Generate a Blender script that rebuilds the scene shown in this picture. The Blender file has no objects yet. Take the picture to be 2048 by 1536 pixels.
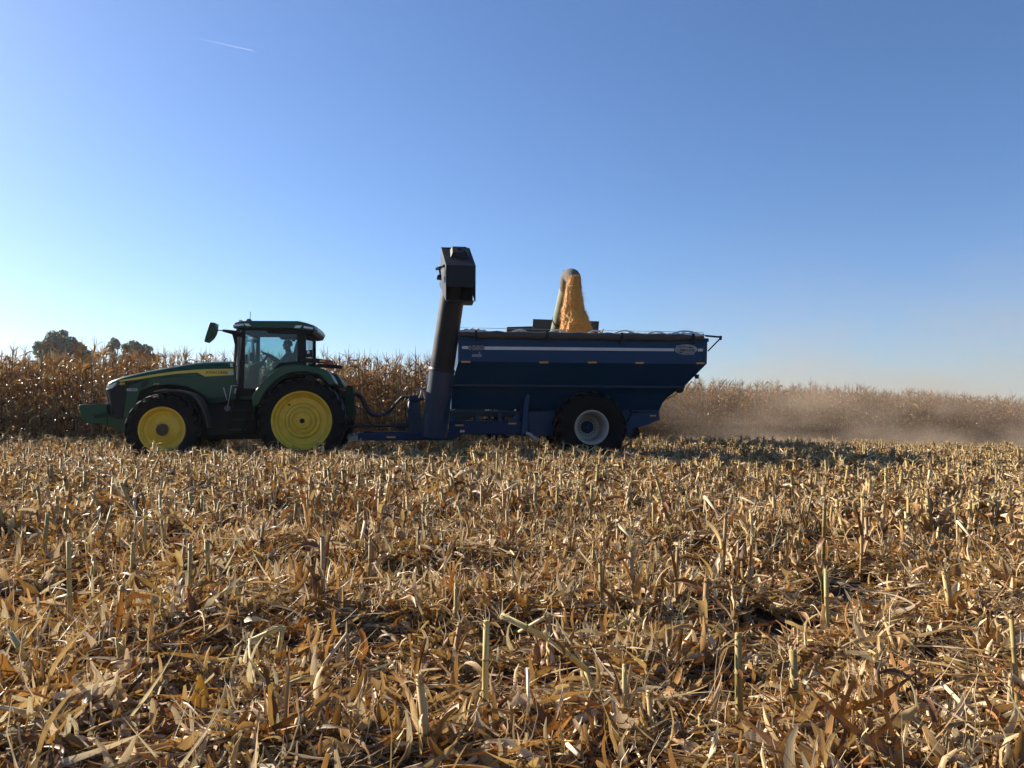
import bpy, bmesh, math, random
import numpy as np
from mathutils import Vector, Matrix, noise as mnoise

random.seed(7)
SC = bpy.context.scene
COL = SC.collection
R = math.radians

# ------------------------------------------------------------------ camera
F_PX, PW, PH = 1538.0, 2048.0, 1536.0
CAM = Vector((0.0, 0.0, 1.25))
CAM_R = (Matrix.Rotation(R(90 + 2.12), 4, 'X') @ Matrix.Rotation(R(0.26), 4, 'Z'))
cam_data = bpy.data.cameras.new('camera')
cam_data.sensor_width = 36.0
cam_data.lens = 36.0 * F_PX / PW
cam_data.clip_start = 0.05
cam_data.clip_end = 60000.0
cam = bpy.data.objects.new('camera', cam_data)
COL.objects.link(cam)
cam.matrix_world = Matrix.Translation(CAM) @ CAM_R
SC.camera = cam

# ------------------------------------------------------------------ light
SUN_AZ, SUN_EL = -60.5, 25.5          # degrees from +Y (negative = towards -X), height
world = bpy.data.worlds.new('World')
SC.world = world
world.use_nodes = True
wn = world.node_tree
for n in list(wn.nodes):
    wn.nodes.remove(n)
w_out = wn.nodes.new('ShaderNodeOutputWorld')
w_bg = wn.nodes.new('ShaderNodeBackground')
w_sky = wn.nodes.new('ShaderNodeTexSky')
w_sky.sky_type = 'NISHITA'
w_sky.sun_disc = False
w_sky.sun_elevation = R(SUN_EL)
w_sky.sun_rotation = R(SUN_AZ)
w_sky.altitude = 200.0
w_sky.air_density = 1.0
w_sky.dust_density = 0.6
w_sky.ozone_density = 6.0
w_bg.inputs['Strength'].default_value = 0.0565
w_tint = wn.nodes.new('ShaderNodeMix')
w_tint.data_type = 'RGBA'; w_tint.blend_type = 'MULTIPLY'
w_tint.inputs[0].default_value = 1.0
w_tint.inputs[7].default_value = (0.97, 0.968, 1.03, 1)
wn.links.new(w_sky.outputs[0], w_tint.inputs[6])
wn.links.new(w_tint.outputs[2], w_bg.inputs['Color'])
wn.links.new(w_bg.outputs[0], w_out.inputs['Surface'])

sun_data = bpy.data.lights.new('sun', 'SUN')
sun_data.energy = 5.0
sun_data.angle = R(0.55)
sun_data.color = (1.0, 0.90, 0.75)
sun = bpy.data.objects.new('sun', sun_data)
COL.objects.link(sun)
TO_SUN = Vector((math.sin(R(SUN_AZ)) * math.cos(R(SUN_EL)), math.cos(R(SUN_AZ)) * math.cos(R(SUN_EL)), math.sin(R(SUN_EL))))
sun.rotation_euler = TO_SUN.to_track_quat('Z', 'Y').to_euler()

SC.view_settings.view_transform = 'Standard'
SC.view_settings.look = 'None'
SC.view_settings.exposure = 1.45
SC.view_settings.gamma = 1.0
SC.render.engine = 'CYCLES'
SC.cycles.max_bounces = 6
SC.cycles.diffuse_bounces = 2
SC.cycles.glossy_bounces = 3
SC.cycles.transmission_bounces = 4
SC.cycles.transparent_max_bounces = 16
SC.cycles.volume_bounces = 2
SC.cycles.sample_clamp_indirect = 6.0

# ------------------------------------------------------------------ terrain, lane frame, picture measurements
def ground_z(x, y):
    """height of the gently rolling field"""
    s = x + 2.0
    z = -0.0006 * s * abs(s) if abs(s) < 40 else -0.0006 * 40 * (2 * abs(s) - 40) * (1 if s > 0 else -1)
    if y > 24:
        z -= 0.018 * min(y - 24, 60)
    return z

LANE_YAW = R(6.0)
LANE_O = Vector((-5.1, 19.4, 0.0))
LANE = Matrix.Translation(LANE_O) @ Matrix.Rotation(LANE_YAW, 4, 'Z')
LANE_I = LANE.inverted()

def ray(px, py):
    d = Vector(((px - PW / 2) / F_PX, -(py - PH / 2) / F_PX, -1.0))
    return (CAM_R.to_3x3() @ d).normalized()

def T(px, py, ly):
    """measure the photograph: lane-frame (x, z) of a pixel whose surface lies ly metres beyond the lane's centre line"""
    o = LANE_I @ CAM
    d = LANE_I.to_3x3() @ ray(px, py)
    t = (ly - o.y) / d.y
    p = o + d * t
    return (p.x, p.z)

def TT(pts, ly):
    return [T(a, b, ly) for a, b in pts]

def on_ground(px, py, lift=0.0):
    d = ray(px, py)
    z = 0.0
    for _ in range(6):
        t = (z + lift - CAM.z) / d.z
        p = CAM + d * t
        z = ground_z(p.x, p.y)
    return Vector((p.x, p.y, z))

def lane_to_world(x, y, z=0.0):
    return LANE @ Vector((x, y, z))

# ------------------------------------------------------------------ objects and names
def tag(o, label=None, cat=None, group=None, kind=None):
    if label: o['label'] = label
    if cat: o['category'] = cat
    if group: o['group'] = group
    if kind: o['kind'] = kind
    return o

def empty(name, loc, rot_z=0.0):
    o = bpy.data.objects.new(name, None)
    o.empty_display_size = 0.3
    COL.objects.link(o)
    o.location = loc
    o.rotation_euler = (0, 0, rot_z)
    return o

def copy_tree(o, parent=None):
    c = o.copy()
    COL.objects.link(c)
    if parent is not None:
        c.parent = parent
    for ch in o.children:
        copy_tree(ch, c)
    return c

class Thing:
    """an Empty on the lane; parts are given in lane coordinates"""
    def __init__(self, name, lane_xyz, label, cat, group=None):
        self.off = Vector(lane_xyz)
        self.o = empty(name, LANE @ self.off, LANE_YAW)
        tag(self.o, label, cat, group)

class MB:
    """collects shapes of one part"""
    def __init__(self):
        self.v = []
        self.f = []
        self.marks = []
    def add(self, verts, faces):
        n = len(self.v)
        self.marks.append((n, len(self.f)))
        self.v.extend([tuple(p) for p in verts])
        self.f.extend([tuple(i + n for i in f) for f in faces])
        return self
    def box(self, x0, x1, y0, y1, z0, z1):
        return self.add([(x0, y0, z0), (x1, y0, z0), (x1, y1, z0), (x0, y1, z0), (x0, y0, z1), (x1, y0, z1), (x1, y1, z1), (x0, y1, z1)],
                        [(0, 3, 2, 1), (4, 5, 6, 7), (0, 1, 5, 4), (1, 2, 6, 5), (2, 3, 7, 6), (3, 0, 4, 7)])
    def prism(self, pts, y0, y1, pts_far=None):
        n = len(pts)
        far = pts_far or pts
        vs = [(x, y0, z) for x, z in pts] + [(x, y1, z) for x, z in far]
        fs = [tuple(range(n)), tuple(range(2 * n - 1, n - 1, -1))]
        fs += [(i, i + n, (i + 1) % n + n, (i + 1) % n) for i in range(n)]
        return self.add(vs, fs)
    def tube(self, path, r, n=10, caps=True):
        path = [Vector(p) for p in path]
        m = len(path)
        rs = r if isinstance(r, (list, tuple)) else [r] * m
        vs, fs = [], []
        up = Vector((0.31, 0.17, 0.93)).normalized()
        for i, p in enumerate(path):
            d = (path[min(i + 1, m - 1)] - path[max(i - 1, 0)]).normalized()
            a = d.cross(up)
            if a.length < 1e-3: a = d.cross(Vector((1, 0, 0)))
            a.normalize(); b = d.cross(a)
            for k in range(n):
                th = 2 * math.pi * k / n
                vs.append(p + (a * math.cos(th) + b * math.sin(th)) * rs[i])
        for i in range(m - 1):
            for k in range(n):
                k2 = (k + 1) % n
                fs.append((i * n + k, i * n + k2, (i + 1) * n + k2, (i + 1) * n + k))
        if caps:
            fs.append(tuple(range(n - 1, -1, -1)))
            fs.append(tuple((m - 1) * n + k for k in range(n)))
        return self.add(vs, fs)
    def lathe(self, cx, cz, prof, n=56, closed=False):
        """profile of (radius, y) turned about the axis along y"""
        vs, fs = [], []
        m = len(prof)
        for k in range(n):
            th = 2 * math.pi * k / n
            for r, y in prof:
                vs.append((cx + r * math.cos(th), y, cz + r * math.sin(th)))
        mm = m if closed else m - 1
        for k in range(n):
            k2 = (k + 1) % n
            for i in range(mm):
                j = (i + 1) % m
                fs.append((k * m + i, k * m + j, k2 * m + j, k2 * m + i))
        return self.add(vs, fs)
    def loft(self, secs, caps=True, closed=True):
        n = len(secs[0])
        vs = [p for s in secs for p in s]
        fs = []
        for i in range(len(secs) - 1):
            for k in range(n if closed else n - 1):
                k2 = (k + 1) % n
                fs.append((i * n + k, i * n + k2, (i + 1) * n + k2, (i + 1) * n + k))
        if caps:
            fs.append(tuple(range(n - 1, -1, -1)))
            fs.append(tuple((len(secs) - 1) * n + k for k in range(n)))
        return self.add(vs, fs)
    def mesh(self, name, off=Vector((0, 0, 0)), smooth=35, recalc=True):
        me = bpy.data.meshes.new(name)
        bm = bmesh.new()
        bv = [bm.verts.new(Vector(p) - off) for p in self.v]
        for f in self.f:
            try:
                bm.faces.new([bv[i] for i in f])
            except ValueError:
                pass
        if recalc:
            bmesh.ops.recalc_face_normals(bm, faces=bm.faces)
        bm.to_mesh(me)
        bm.free()
        if smooth:
            me.polygons.foreach_set('use_smooth', [True] * len(me.polygons))
            me.set_sharp_from_angle(angle=R(smooth))
        return me
    def build(self, name, mat, thing, parent=None, smooth=35, bevel=0.0, label=None):
        me = self.mesh(name, thing.off if thing else Vector((0, 0, 0)), smooth)
        me.materials.append(mat)
        o = bpy.data.objects.new(name, me)
        COL.objects.link(o)
        if thing:
            o.parent = parent or thing.o
        if bevel:
            b = o.modifiers.new('bevel', 'BEVEL')
            b.width = bevel; b.segments = 2; b.limit_method = 'ANGLE'; b.angle_limit = R(40)
        if label: o['label'] = label
        return o

def build_each(b, name, mat, thing, **kw):
    """one object for every shape added to b"""
    out = []
    for i, (n0, f0) in enumerate(b.marks):
        n1, f1 = b.marks[i + 1] if i + 1 < len(b.marks) else (len(b.v), len(b.f))
        q = MB()
        q.v = b.v[n0:n1]
        q.f = [tuple(k - n0 for k in f) for f in b.f[f0:f1]]
        out.append(q.build(name, mat, thing, **kw))
    return out

def ellipse(cx, cz, rx, rz, n=32, a0=0, a1=360):
    return [(cx + rx * math.cos(R(a0 + (a1 - a0) * i / n)), cz + rz * math.sin(R(a0 + (a1 - a0) * i / n))) for i in range(n + (0 if a1 - a0 == 360 else 1))]

def lettering(name, text, mat, thing, parent, px0, px1, py, ly, height_px, shear=0.0, offset=0.0, label=None, extrude=0.003, outline_px=0.0):
    """letters standing on the plane y = ly, between two measured picture columns"""
    cu = bpy.data.curves.new(name, 'FONT')
    cu.body = text
    cu.size = 1.0
    cu.shear = shear
    cu.offset = offset
    cu.extrude = 0.0
    tmp = bpy.data.objects.new(name + '_curve', cu)
    COL.objects.link(tmp)
    bpy.context.view_layer.update()
    me = bpy.data.meshes.new_from_object(tmp)
    bpy.data.objects.remove(tmp)
    co = np.empty(len(me.vertices) * 3)
    me.vertices.foreach_get('co', co)
    co = co.reshape(-1, 3)
    lo, hi = co.min(0), co.max(0)
    x0, zc = T(px0, py, ly)
    x1, _ = T(px1, py, ly)
    _, zt = T(px0, py - height_px / 2, ly)
    _, zb = T(px0, py + height_px / 2, ly)
    nx = x0 + (co[:, 0] - lo[0]) / (hi[0] - lo[0]) * (x1 - x0)
    zc1 = T(px1, py, ly)[1]
    nz = zb + (co[:, 1] - lo[1]) / (hi[1] - lo[1]) * (zt - zb)
    out = np.stack([nx, np.full(len(nx), ly), nz], 1) - np.array(thing.off)
    if outline_px:
        # a rim round the letters: the same glyphs set a little to each side
        e = (x1 - x0) / (px1 - px0) * outline_px
        base = [(list(p.vertices)) for p in me.polygons]
        vs, fs = [], []
        for k in range(8):
            d = np.array([e * math.cos(k * math.pi / 4), 0.0002 * k, e * math.sin(k * math.pi / 4)])
            fs += [tuple(i + len(vs) for i in f) for f in base]
            vs += [tuple(v + d) for v in out]
        me2 = bpy.data.meshes.new(name)
        me2.from_pydata(vs, [], fs)
        me = me2
    else:
        me.vertices.foreach_set('co', out.ravel())
    me.materials.clear()
    me.materials.append(mat)
    o = bpy.data.objects.new(name, me)
    COL.objects.link(o)
    o.parent = parent
    s = o.modifiers.new('solid', 'SOLIDIFY'); s.thickness = extrude; s.offset = 0
    if label: o['label'] = label
    return o

# ------------------------------------------------------------------ materials
def mat_new(name):
    m = bpy.data.materials.new(name)
    m.use_nodes = True
    nt = m.node_tree
    for n in list(nt.nodes):
        nt.nodes.remove(n)
    out = nt.nodes.new('ShaderNodeOutputMaterial')
    return m, nt, out

def node(nt, t, **kw):
    n = nt.nodes.new(t)
    for k, v in kw.items():
        if k.startswith('i_'):
            n.inputs[k[2:].replace('_', ' ')].default_value = v
        else:
            setattr(n, k, v)
    return n

def paint(name, col, rough=0.4, metal=0.0, dust=0.25, dust_col=(0.16, 0.12, 0.08), coat=0.0, scale=3.0, spec=0.5):
    """painted or bare surface with patchy field dust"""
    m, nt, out = mat_new(name)
    b = node(nt, 'ShaderNodeBsdfPrincipled')
    tc = node(nt, 'ShaderNodeTexCoord')
    n1 = node(nt, 'ShaderNodeTexNoise', i_Scale=scale, i_Detail=8.0, i_Roughness=0.65)
    nt.links.new(tc.outputs['Object'], n1.inputs['Vector'])
    ramp = node(nt, 'ShaderNodeValToRGB')
    ramp.color_ramp.elements[0].position = 0.42
    ramp.color_ramp.elements[0].color = (0, 0, 0, 1)
    ramp.color_ramp.elements[1].position = 0.8
    ramp.color_ramp.elements[1].color = (1, 1, 1, 1)
    nt.links.new(n1.outputs['Fac'], ramp.inputs['Fac'])
    mul = node(nt, 'ShaderNodeMath', operation='MULTIPLY')
    mul.inputs[1].default_value = dust
    nt.links.new(ramp.outputs['Color'], mul.inputs[0])
    mix = node(nt, 'ShaderNodeMix', data_type='RGBA')
    mix.inputs[6].default_value = (*col, 1)
    mix.inputs[7].default_value = (*dust_col, 1)
    nt.links.new(mul.outputs[0], mix.inputs[0])
    nt.links.new(mix.outputs[2], b.inputs['Base Color'])
    rr = node(nt, 'ShaderNodeMapRange')
    rr.inputs[3].default_value = rough
    rr.inputs[4].default_value = min(1.0, rough + 0.35)
    nt.links.new(ramp.outputs['Color'], rr.inputs[0])
    nt.links.new(rr.outputs[0], b.inputs['Roughness'])
    b.inputs['Metallic'].default_value = metal
    b.inputs['Coat Weight'].default_value = coat
    b.inputs['Coat Roughness'].default_value = 0.15
    b.inputs['Specular IOR Level'].default_value = spec
    nt.links.new(b.outputs[0], out.inputs['Surface'])
    return m

M = {}
M['green'] = paint('green_paint', (0.004, 0.046, 0.017), 0.30, dust=0.10, coat=0.3, spec=0.2, dust_col=(0.05, 0.055, 0.035))
M['green_dark'] = paint('dark_green_paint', (0.004, 0.028, 0.012), 0.5, dust=0.15, spec=0.2, dust_col=(0.035, 0.033, 0.022))
M['yellow'] = paint('yellow_paint', (0.66, 0.43, 0.02), 0.45, dust=0.5, dust_col=(0.27, 0.17, 0.05), scale=5)
M['yellow_stripe'] = paint('yellow_decal', (0.62, 0.47, 0.06), 0.5, dust=0.1)
M['black'] = paint('black_plastic', (0.006, 0.006, 0.007), 0.5, dust=0.15, spec=0.25, dust_col=(0.04, 0.034, 0.028))
M['chassis'] = paint('dark_chassis', (0.005, 0.006, 0.007), 0.65, dust=0.2, spec=0.15, dust_col=(0.022, 0.019, 0.014))
M['rubber'] = paint('tyre_rubber', (0.0045, 0.0045, 0.005), 0.7, dust=0.25, dust_col=(0.014, 0.012, 0.011), scale=6, spec=0.12)
M['fender_plastic'] = paint('dusty_fender_plastic', (0.018, 0.017, 0.017), 0.5, dust=0.7, dust_col=(0.075, 0.068, 0.06), spec=0.4)
M['hub_rust'] = paint('greasy_hub', (0.045, 0.03, 0.01), 0.5, dust=0.5, dust_col=(0.07, 0.05, 0.02), scale=9)
M['tread'] = paint('worn_tread_rubber', (0.006, 0.006, 0.006), 0.38, dust=0.3, dust_col=(0.018, 0.016, 0.015), scale=9, spec=0.5)
M['blue'] = paint('blue_paint', (0.0018, 0.031, 0.088), 0.40, dust=0.16, coat=0.04, spec=0.18, dust_col=(0.020, 0.036, 0.058), scale=2.2)
M['blue_bright'] = paint('frame_blue_paint', (0.0012, 0.018, 0.062), 0.45, dust=0.10, spec=0.15, dust_col=(0.02, 0.03, 0.045))
M['blue_steel'] = paint('worn_blue_steel', (0.010, 0.026, 0.055), 0.5, dust=0.2, dust_col=(0.045, 0.045, 0.045), spec=0.25)
M['black_steel'] = paint('black_auger_paint', (0.0035, 0.0045, 0.008), 0.42, dust=0.2, dust_col=(0.010, 0.010, 0.012), spec=0.25)
M['blue_auger'] = paint('auger_blue_paint', (0.0022, 0.014, 0.044), 0.42, dust=0.25, dust_col=(0.016, 0.025, 0.04), spec=0.45)
M['rim_white'] = paint('white_rim_paint', (0.36, 0.33, 0.28), 0.5, dust=0.55, dust_col=(0.20, 0.16, 0.115))
M['tarp_dark'] = paint('dark_tarp', (0.045, 0.038, 0.034), 0.75, dust=0.5, dust_col=(0.10, 0.08, 0.065))
M['tarp_white'] = paint('white_tarp', (0.55, 0.53, 0.49), 0.6, dust=0.3, dust_col=(0.35, 0.31, 0.26))
M['decal_white'] = paint('white_decal', (0.55, 0.53, 0.50), 0.5, dust=0.25)
M['decal_pale'] = paint('pale_grey_decal', (0.34, 0.34, 0.34), 0.5, dust=0.2)
M['decal_grey'] = paint('grey_decal', (0.22, 0.24, 0.27), 0.6, dust=0.1)
M['amber'] = paint('amber_reflector', (0.55, 0.26, 0.02), 0.3, dust=0.2)
M['red'] = paint('red_lens', (0.35, 0.02, 0.015), 0.25, dust=0.1)
M['ink'] = paint('black_lettering', (0.01, 0.01, 0.012), 0.5, dust=0.05)
M['lamp'] = paint('lamp_glass', (0.55, 0.58, 0.60), 0.12, dust=0.1, spec=0.8)
M['silver'] = paint('bare_steel', (0.42, 0.41, 0.39), 0.35, metal=0.8, dust=0.3)
M['hose'] = paint('hose_rubber', (0.012, 0.0108, 0.0102), 0.5, dust=0.4, dust_col=(0.054, 0.042, 0.036))
M['tank_grey'] = paint('grey_tank_panel', (0.035, 0.045, 0.045), 0.6, dust=0.5, dust_col=(0.10, 0.10, 0.09), scale=8)
M['auger_green'] = paint('dusty_green_auger', (0.16, 0.185, 0.13), 0.55, dust=0.7, dust_col=(0.28, 0.26, 0.21))
M['auger_boot'] = paint('dusty_black_spout', (0.10, 0.092, 0.085), 0.85, dust=0.8, dust_col=(0.19, 0.17, 0.15), spec=0.2)
M['skin'] = paint('skin', (0.20, 0.11, 0.07), 0.5, dust=0.05)
M['shirt'] = paint('dark_shirt', (0.03, 0.035, 0.05), 0.8, dust=0.05)
M['cap'] = paint('dark_cap', (0.015, 0.015, 0.02), 0.7, dust=0.05)
M['seat'] = paint('seat_cloth', (0.03, 0.03, 0.03), 0.8, dust=0.1)
M['trim'] = paint('cab_trim', (0.10, 0.11, 0.11), 0.7, dust=0.15)
M['curb_plate'] = paint('pale_flap', (0.33, 0.31, 0.29), 0.6, dust=0.5)

def glass_mat(name, tint, gloss=0.08):
    m, nt, out = mat_new(name)
    tr = node(nt, 'ShaderNodeBsdfTransparent', i_Color=(*tint, 1))
    gl = node(nt, 'ShaderNodeBsdfGlossy', i_Roughness=0.02, i_Color=(1, 1, 1, 1))
    lw = node(nt, 'ShaderNodeLayerWeight', i_Blend=0.25)
    ad = node(nt, 'ShaderNodeMath', operation='MULTIPLY_ADD')
    ad.inputs[1].default_value = 0.5
    ad.inputs[2].default_value = gloss
    nt.links.new(lw.outputs['Fresnel'], ad.inputs[0])
    mx = node(nt, 'ShaderNodeMixShader')
    nt.links.new(ad.outputs[0], mx.inputs[0])
    nt.links.new(tr.outputs[0], mx.inputs[1])
    nt.links.new(gl.outputs[0], mx.inputs[2])
    nt.links.new(mx.outputs[0], out.inputs['Surface'])
    return m
M['glass'] = glass_mat('cab_glass', (0.72, 0.83, 0.84), 0.02)

def plant_mat(name, transl=0.35, rough=0.42, spec=0.5, sat=1.0):
    """dry corn: colour from the piece's own attribute, fibres along the piece, light through it"""
    m, nt, out = mat_new(name)
    at = node(nt, 'ShaderNodeAttribute', attribute_name='Col')
    uv = node(nt, 'ShaderNodeAttribute', attribute_name='UVMap')
    mp = node(nt, 'ShaderNodeMapping')
    mp.inputs['Scale'].default_value = (9.0, 0.9, 1.0)
    nt.links.new(uv.outputs['Vector'], mp.inputs['Vector'])
    ns = node(nt, 'ShaderNodeTexNoise', i_Scale=3.0, i_Detail=3.0)
    nt.links.new(mp.outputs[0], ns.inputs['Vector'])
    mr = node(nt, 'ShaderNodeMapRange')
    mr.inputs[1].default_value = 0.25; mr.inputs[2].default_value = 0.75
    mr.inputs[3].default_value = 0.55; mr.inputs[4].default_value = 1.35
    nt.links.new(ns.outputs['Fac'], mr.inputs[0])
    oi = node(nt, 'ShaderNodeObjectInfo')
    mr2 = node(nt, 'ShaderNodeMapRange')
    mr2.inputs[3].default_value = 0.8; mr2.inputs[4].default_value = 1.2
    nt.links.new(oi.outputs['Random'], mr2.inputs[0])
    mm = node(nt, 'ShaderNodeMath', operation='MULTIPLY')
    nt.links.new(mr.outputs[0], mm.inputs[0]); nt.links.new(mr2.outputs[0], mm.inputs[1])
    vm = node(nt, 'ShaderNodeVectorMath', operation='SCALE')
    nt.links.new(at.outputs['Color'], vm.inputs[0]); nt.links.new(mm.outputs[0], vm.inputs['Scale'])
    b = node(nt, 'ShaderNodeBsdfPrincipled')
    b.inputs['Roughness'].default_value = rough
    b.inputs['Specular IOR Level'].default_value = spec
    nt.links.new(vm.outputs[0], b.inputs['Base Color'])
    if transl > 0:
        t = node(nt, 'ShaderNodeBsdfTranslucent')
        hs = node(nt, 'ShaderNodeHueSaturation')
        hs.inputs['Saturation'].default_value = 1.12
        hs.inputs['Value'].default_value = 1.15
        nt.links.new(vm.outputs[0], hs.inputs['Color'])
        nt.links.new(hs.outputs[0], t.inputs['Color'])
        mx = node(nt, 'ShaderNodeMixShader')
        mx.inputs[0].default_value = transl
        nt.links.new(b.outputs[0], mx.inputs[1]); nt.links.new(t.outputs[0], mx.inputs[2])
        nt.links.new(mx.outputs[0], out.inputs['Surface'])
    else:
        nt.links.new(b.outputs[0], out.inputs['Surface'])
    return m
M['straw'] = plant_mat('dry_corn_residue', 0.20, 0.5, 0.32)
M['corn_leaf'] = plant_mat('dry_corn_leaf', 0.28, 0.40, 0.38)
M['stem'] = plant_mat('corn_stalk_rind', 0.0, 0.6, 0.25)
# ================================================================== wheels
def tyre_mesh(cx, cz, r, y0, y1, rim_r, lugs=20, lug_h=0.05, chev=1.0, sidewall=0.05):
    """tyre between the near face y0 and the far face y1 with chevron lugs"""
    b = MB()
    w = y1 - y0
    rt = r - lug_h
    s = sidewall
    prof = [(rim_r, y0 + 0.10 * w), (rim_r + 0.02, y0 + 0.055 * w), (rim_r + 0.3 * (rt - rim_r), y0 - 0.005 * w), (rim_r + 0.62 * (rt - rim_r), y0 - 0.012 * w),
            (rt - 0.07 * r, y0 + 0.02 * w), (rt - 0.02, y0 + 0.09 * w), (rt, y0 + 0.25 * w), (rt + 0.008, y0 + 0.5 * w), (rt, y1 - 0.25 * w),
            (rt - 0.02, y1 - 0.09 * w), (rt - 0.07 * r, y1 - 0.02 * w), (rim_r + 0.62 * (rt - rim_r), y1 + 0.012 * w), (rim_r + 0.3 * (rt - rim_r), y1 + 0.005 * w),
            (rim_r + 0.02, y1 - 0.055 * w), (rim_r, y1 - 0.10 * w)]
    b.lathe(cx, cz, prof, 72, closed=True)
    b.n_body = len(b.f)
    step = 2 * math.pi / lugs
    for side in (0, 1):
        for k in range(lugs):
            th0 = step * (k + 0.5 * side)
            secs = []
            # from the centre line to the shoulder and down its side
            for t in np.linspace(0, 1, 6):
                yy = (0.5 - 0.5 * t * 1.0) * w
                th = th0 + chev * step * 0.95 * (t ** 1.25)
                half = (0.17 + 0.06 * t) * step
                top = r - 0.012 * t * t - (0.02 if t == 1 else 0)
                bot = rt - 0.05 - 0.05 * t
                y = y0 + yy - (0.008 * w if t == 1 else 0)
                if side: y = y0 + y1 - y
                q = []
                for (rr, a) in ((bot, th - half * 1.25), (top, th - half), (top, th + half), (bot, th + half * 1.25)):
                    q.append((cx + rr * math.cos(a), y, cz + rr * math.sin(a)))
                secs.append(q)
            # run-out on the sidewall
            t = 1.0; th = th0 + chev * step * 1.02
            q = []
            y = y0 - 0.004 * w
            if side: y = y0 + y1 - y
            half = 0.2 * step
            for (rr, a) in ((rt - 0.075 * r, th - half * .8), (rt - 0.02, th - half * .9), (rt - 0.02, th + half * .9), (rt - 0.075 * r, th + half * .8)):
                q.append((cx + rr * math.cos(a), y, cz + rr * math.sin(a)))
            secs.append(q)
            b.loft(secs)
    return b

def bolts(b, cx, cz, rr, y, n, size=0.016, depth=0.02, a0=0):
    for k in range(n):
        th = a0 + 2 * math.pi * k / n
        x, z = cx + rr * math.cos(th), cz + rr * math.sin(th)
        hexp = [(x + size * math.cos(math.pi / 3 * i), z + size * math.sin(math.pi / 3 * i)) for i in range(6)]
        b.prism(hexp, y - depth, y + 0.005)

def build_tyre(b, name, thing):
    o = b.build(name, M['rubber'], thing, smooth=30)
    o.data.materials.append(M['tread'])
    n = len(o.data.polygons)
    idx = np.zeros(n, dtype=np.int32)
    for p in o.data.polygons:
        if p.index >= b.n_body and abs(p.normal.y) < 0.45:
            idx[p.index] = 1
    o.data.polygons.foreach_set('material_index', idx)
    bv = o.modifiers.new('worn_edges', 'BEVEL')
    bv.width = 0.016; bv.segments = 2; bv.limit_method = 'ANGLE'; bv.angle_limit = R(40)
    return o

# ================================================================== tractor
rear_c = T(603, 841.8, -1.25)
front_c = T(323, 859.5, -1.15)
tr = Thing('tractor', (rear_c[0], 0, 0), 'green farm tractor with yellow wheels towing the blue grain cart', 'tractor')

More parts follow.
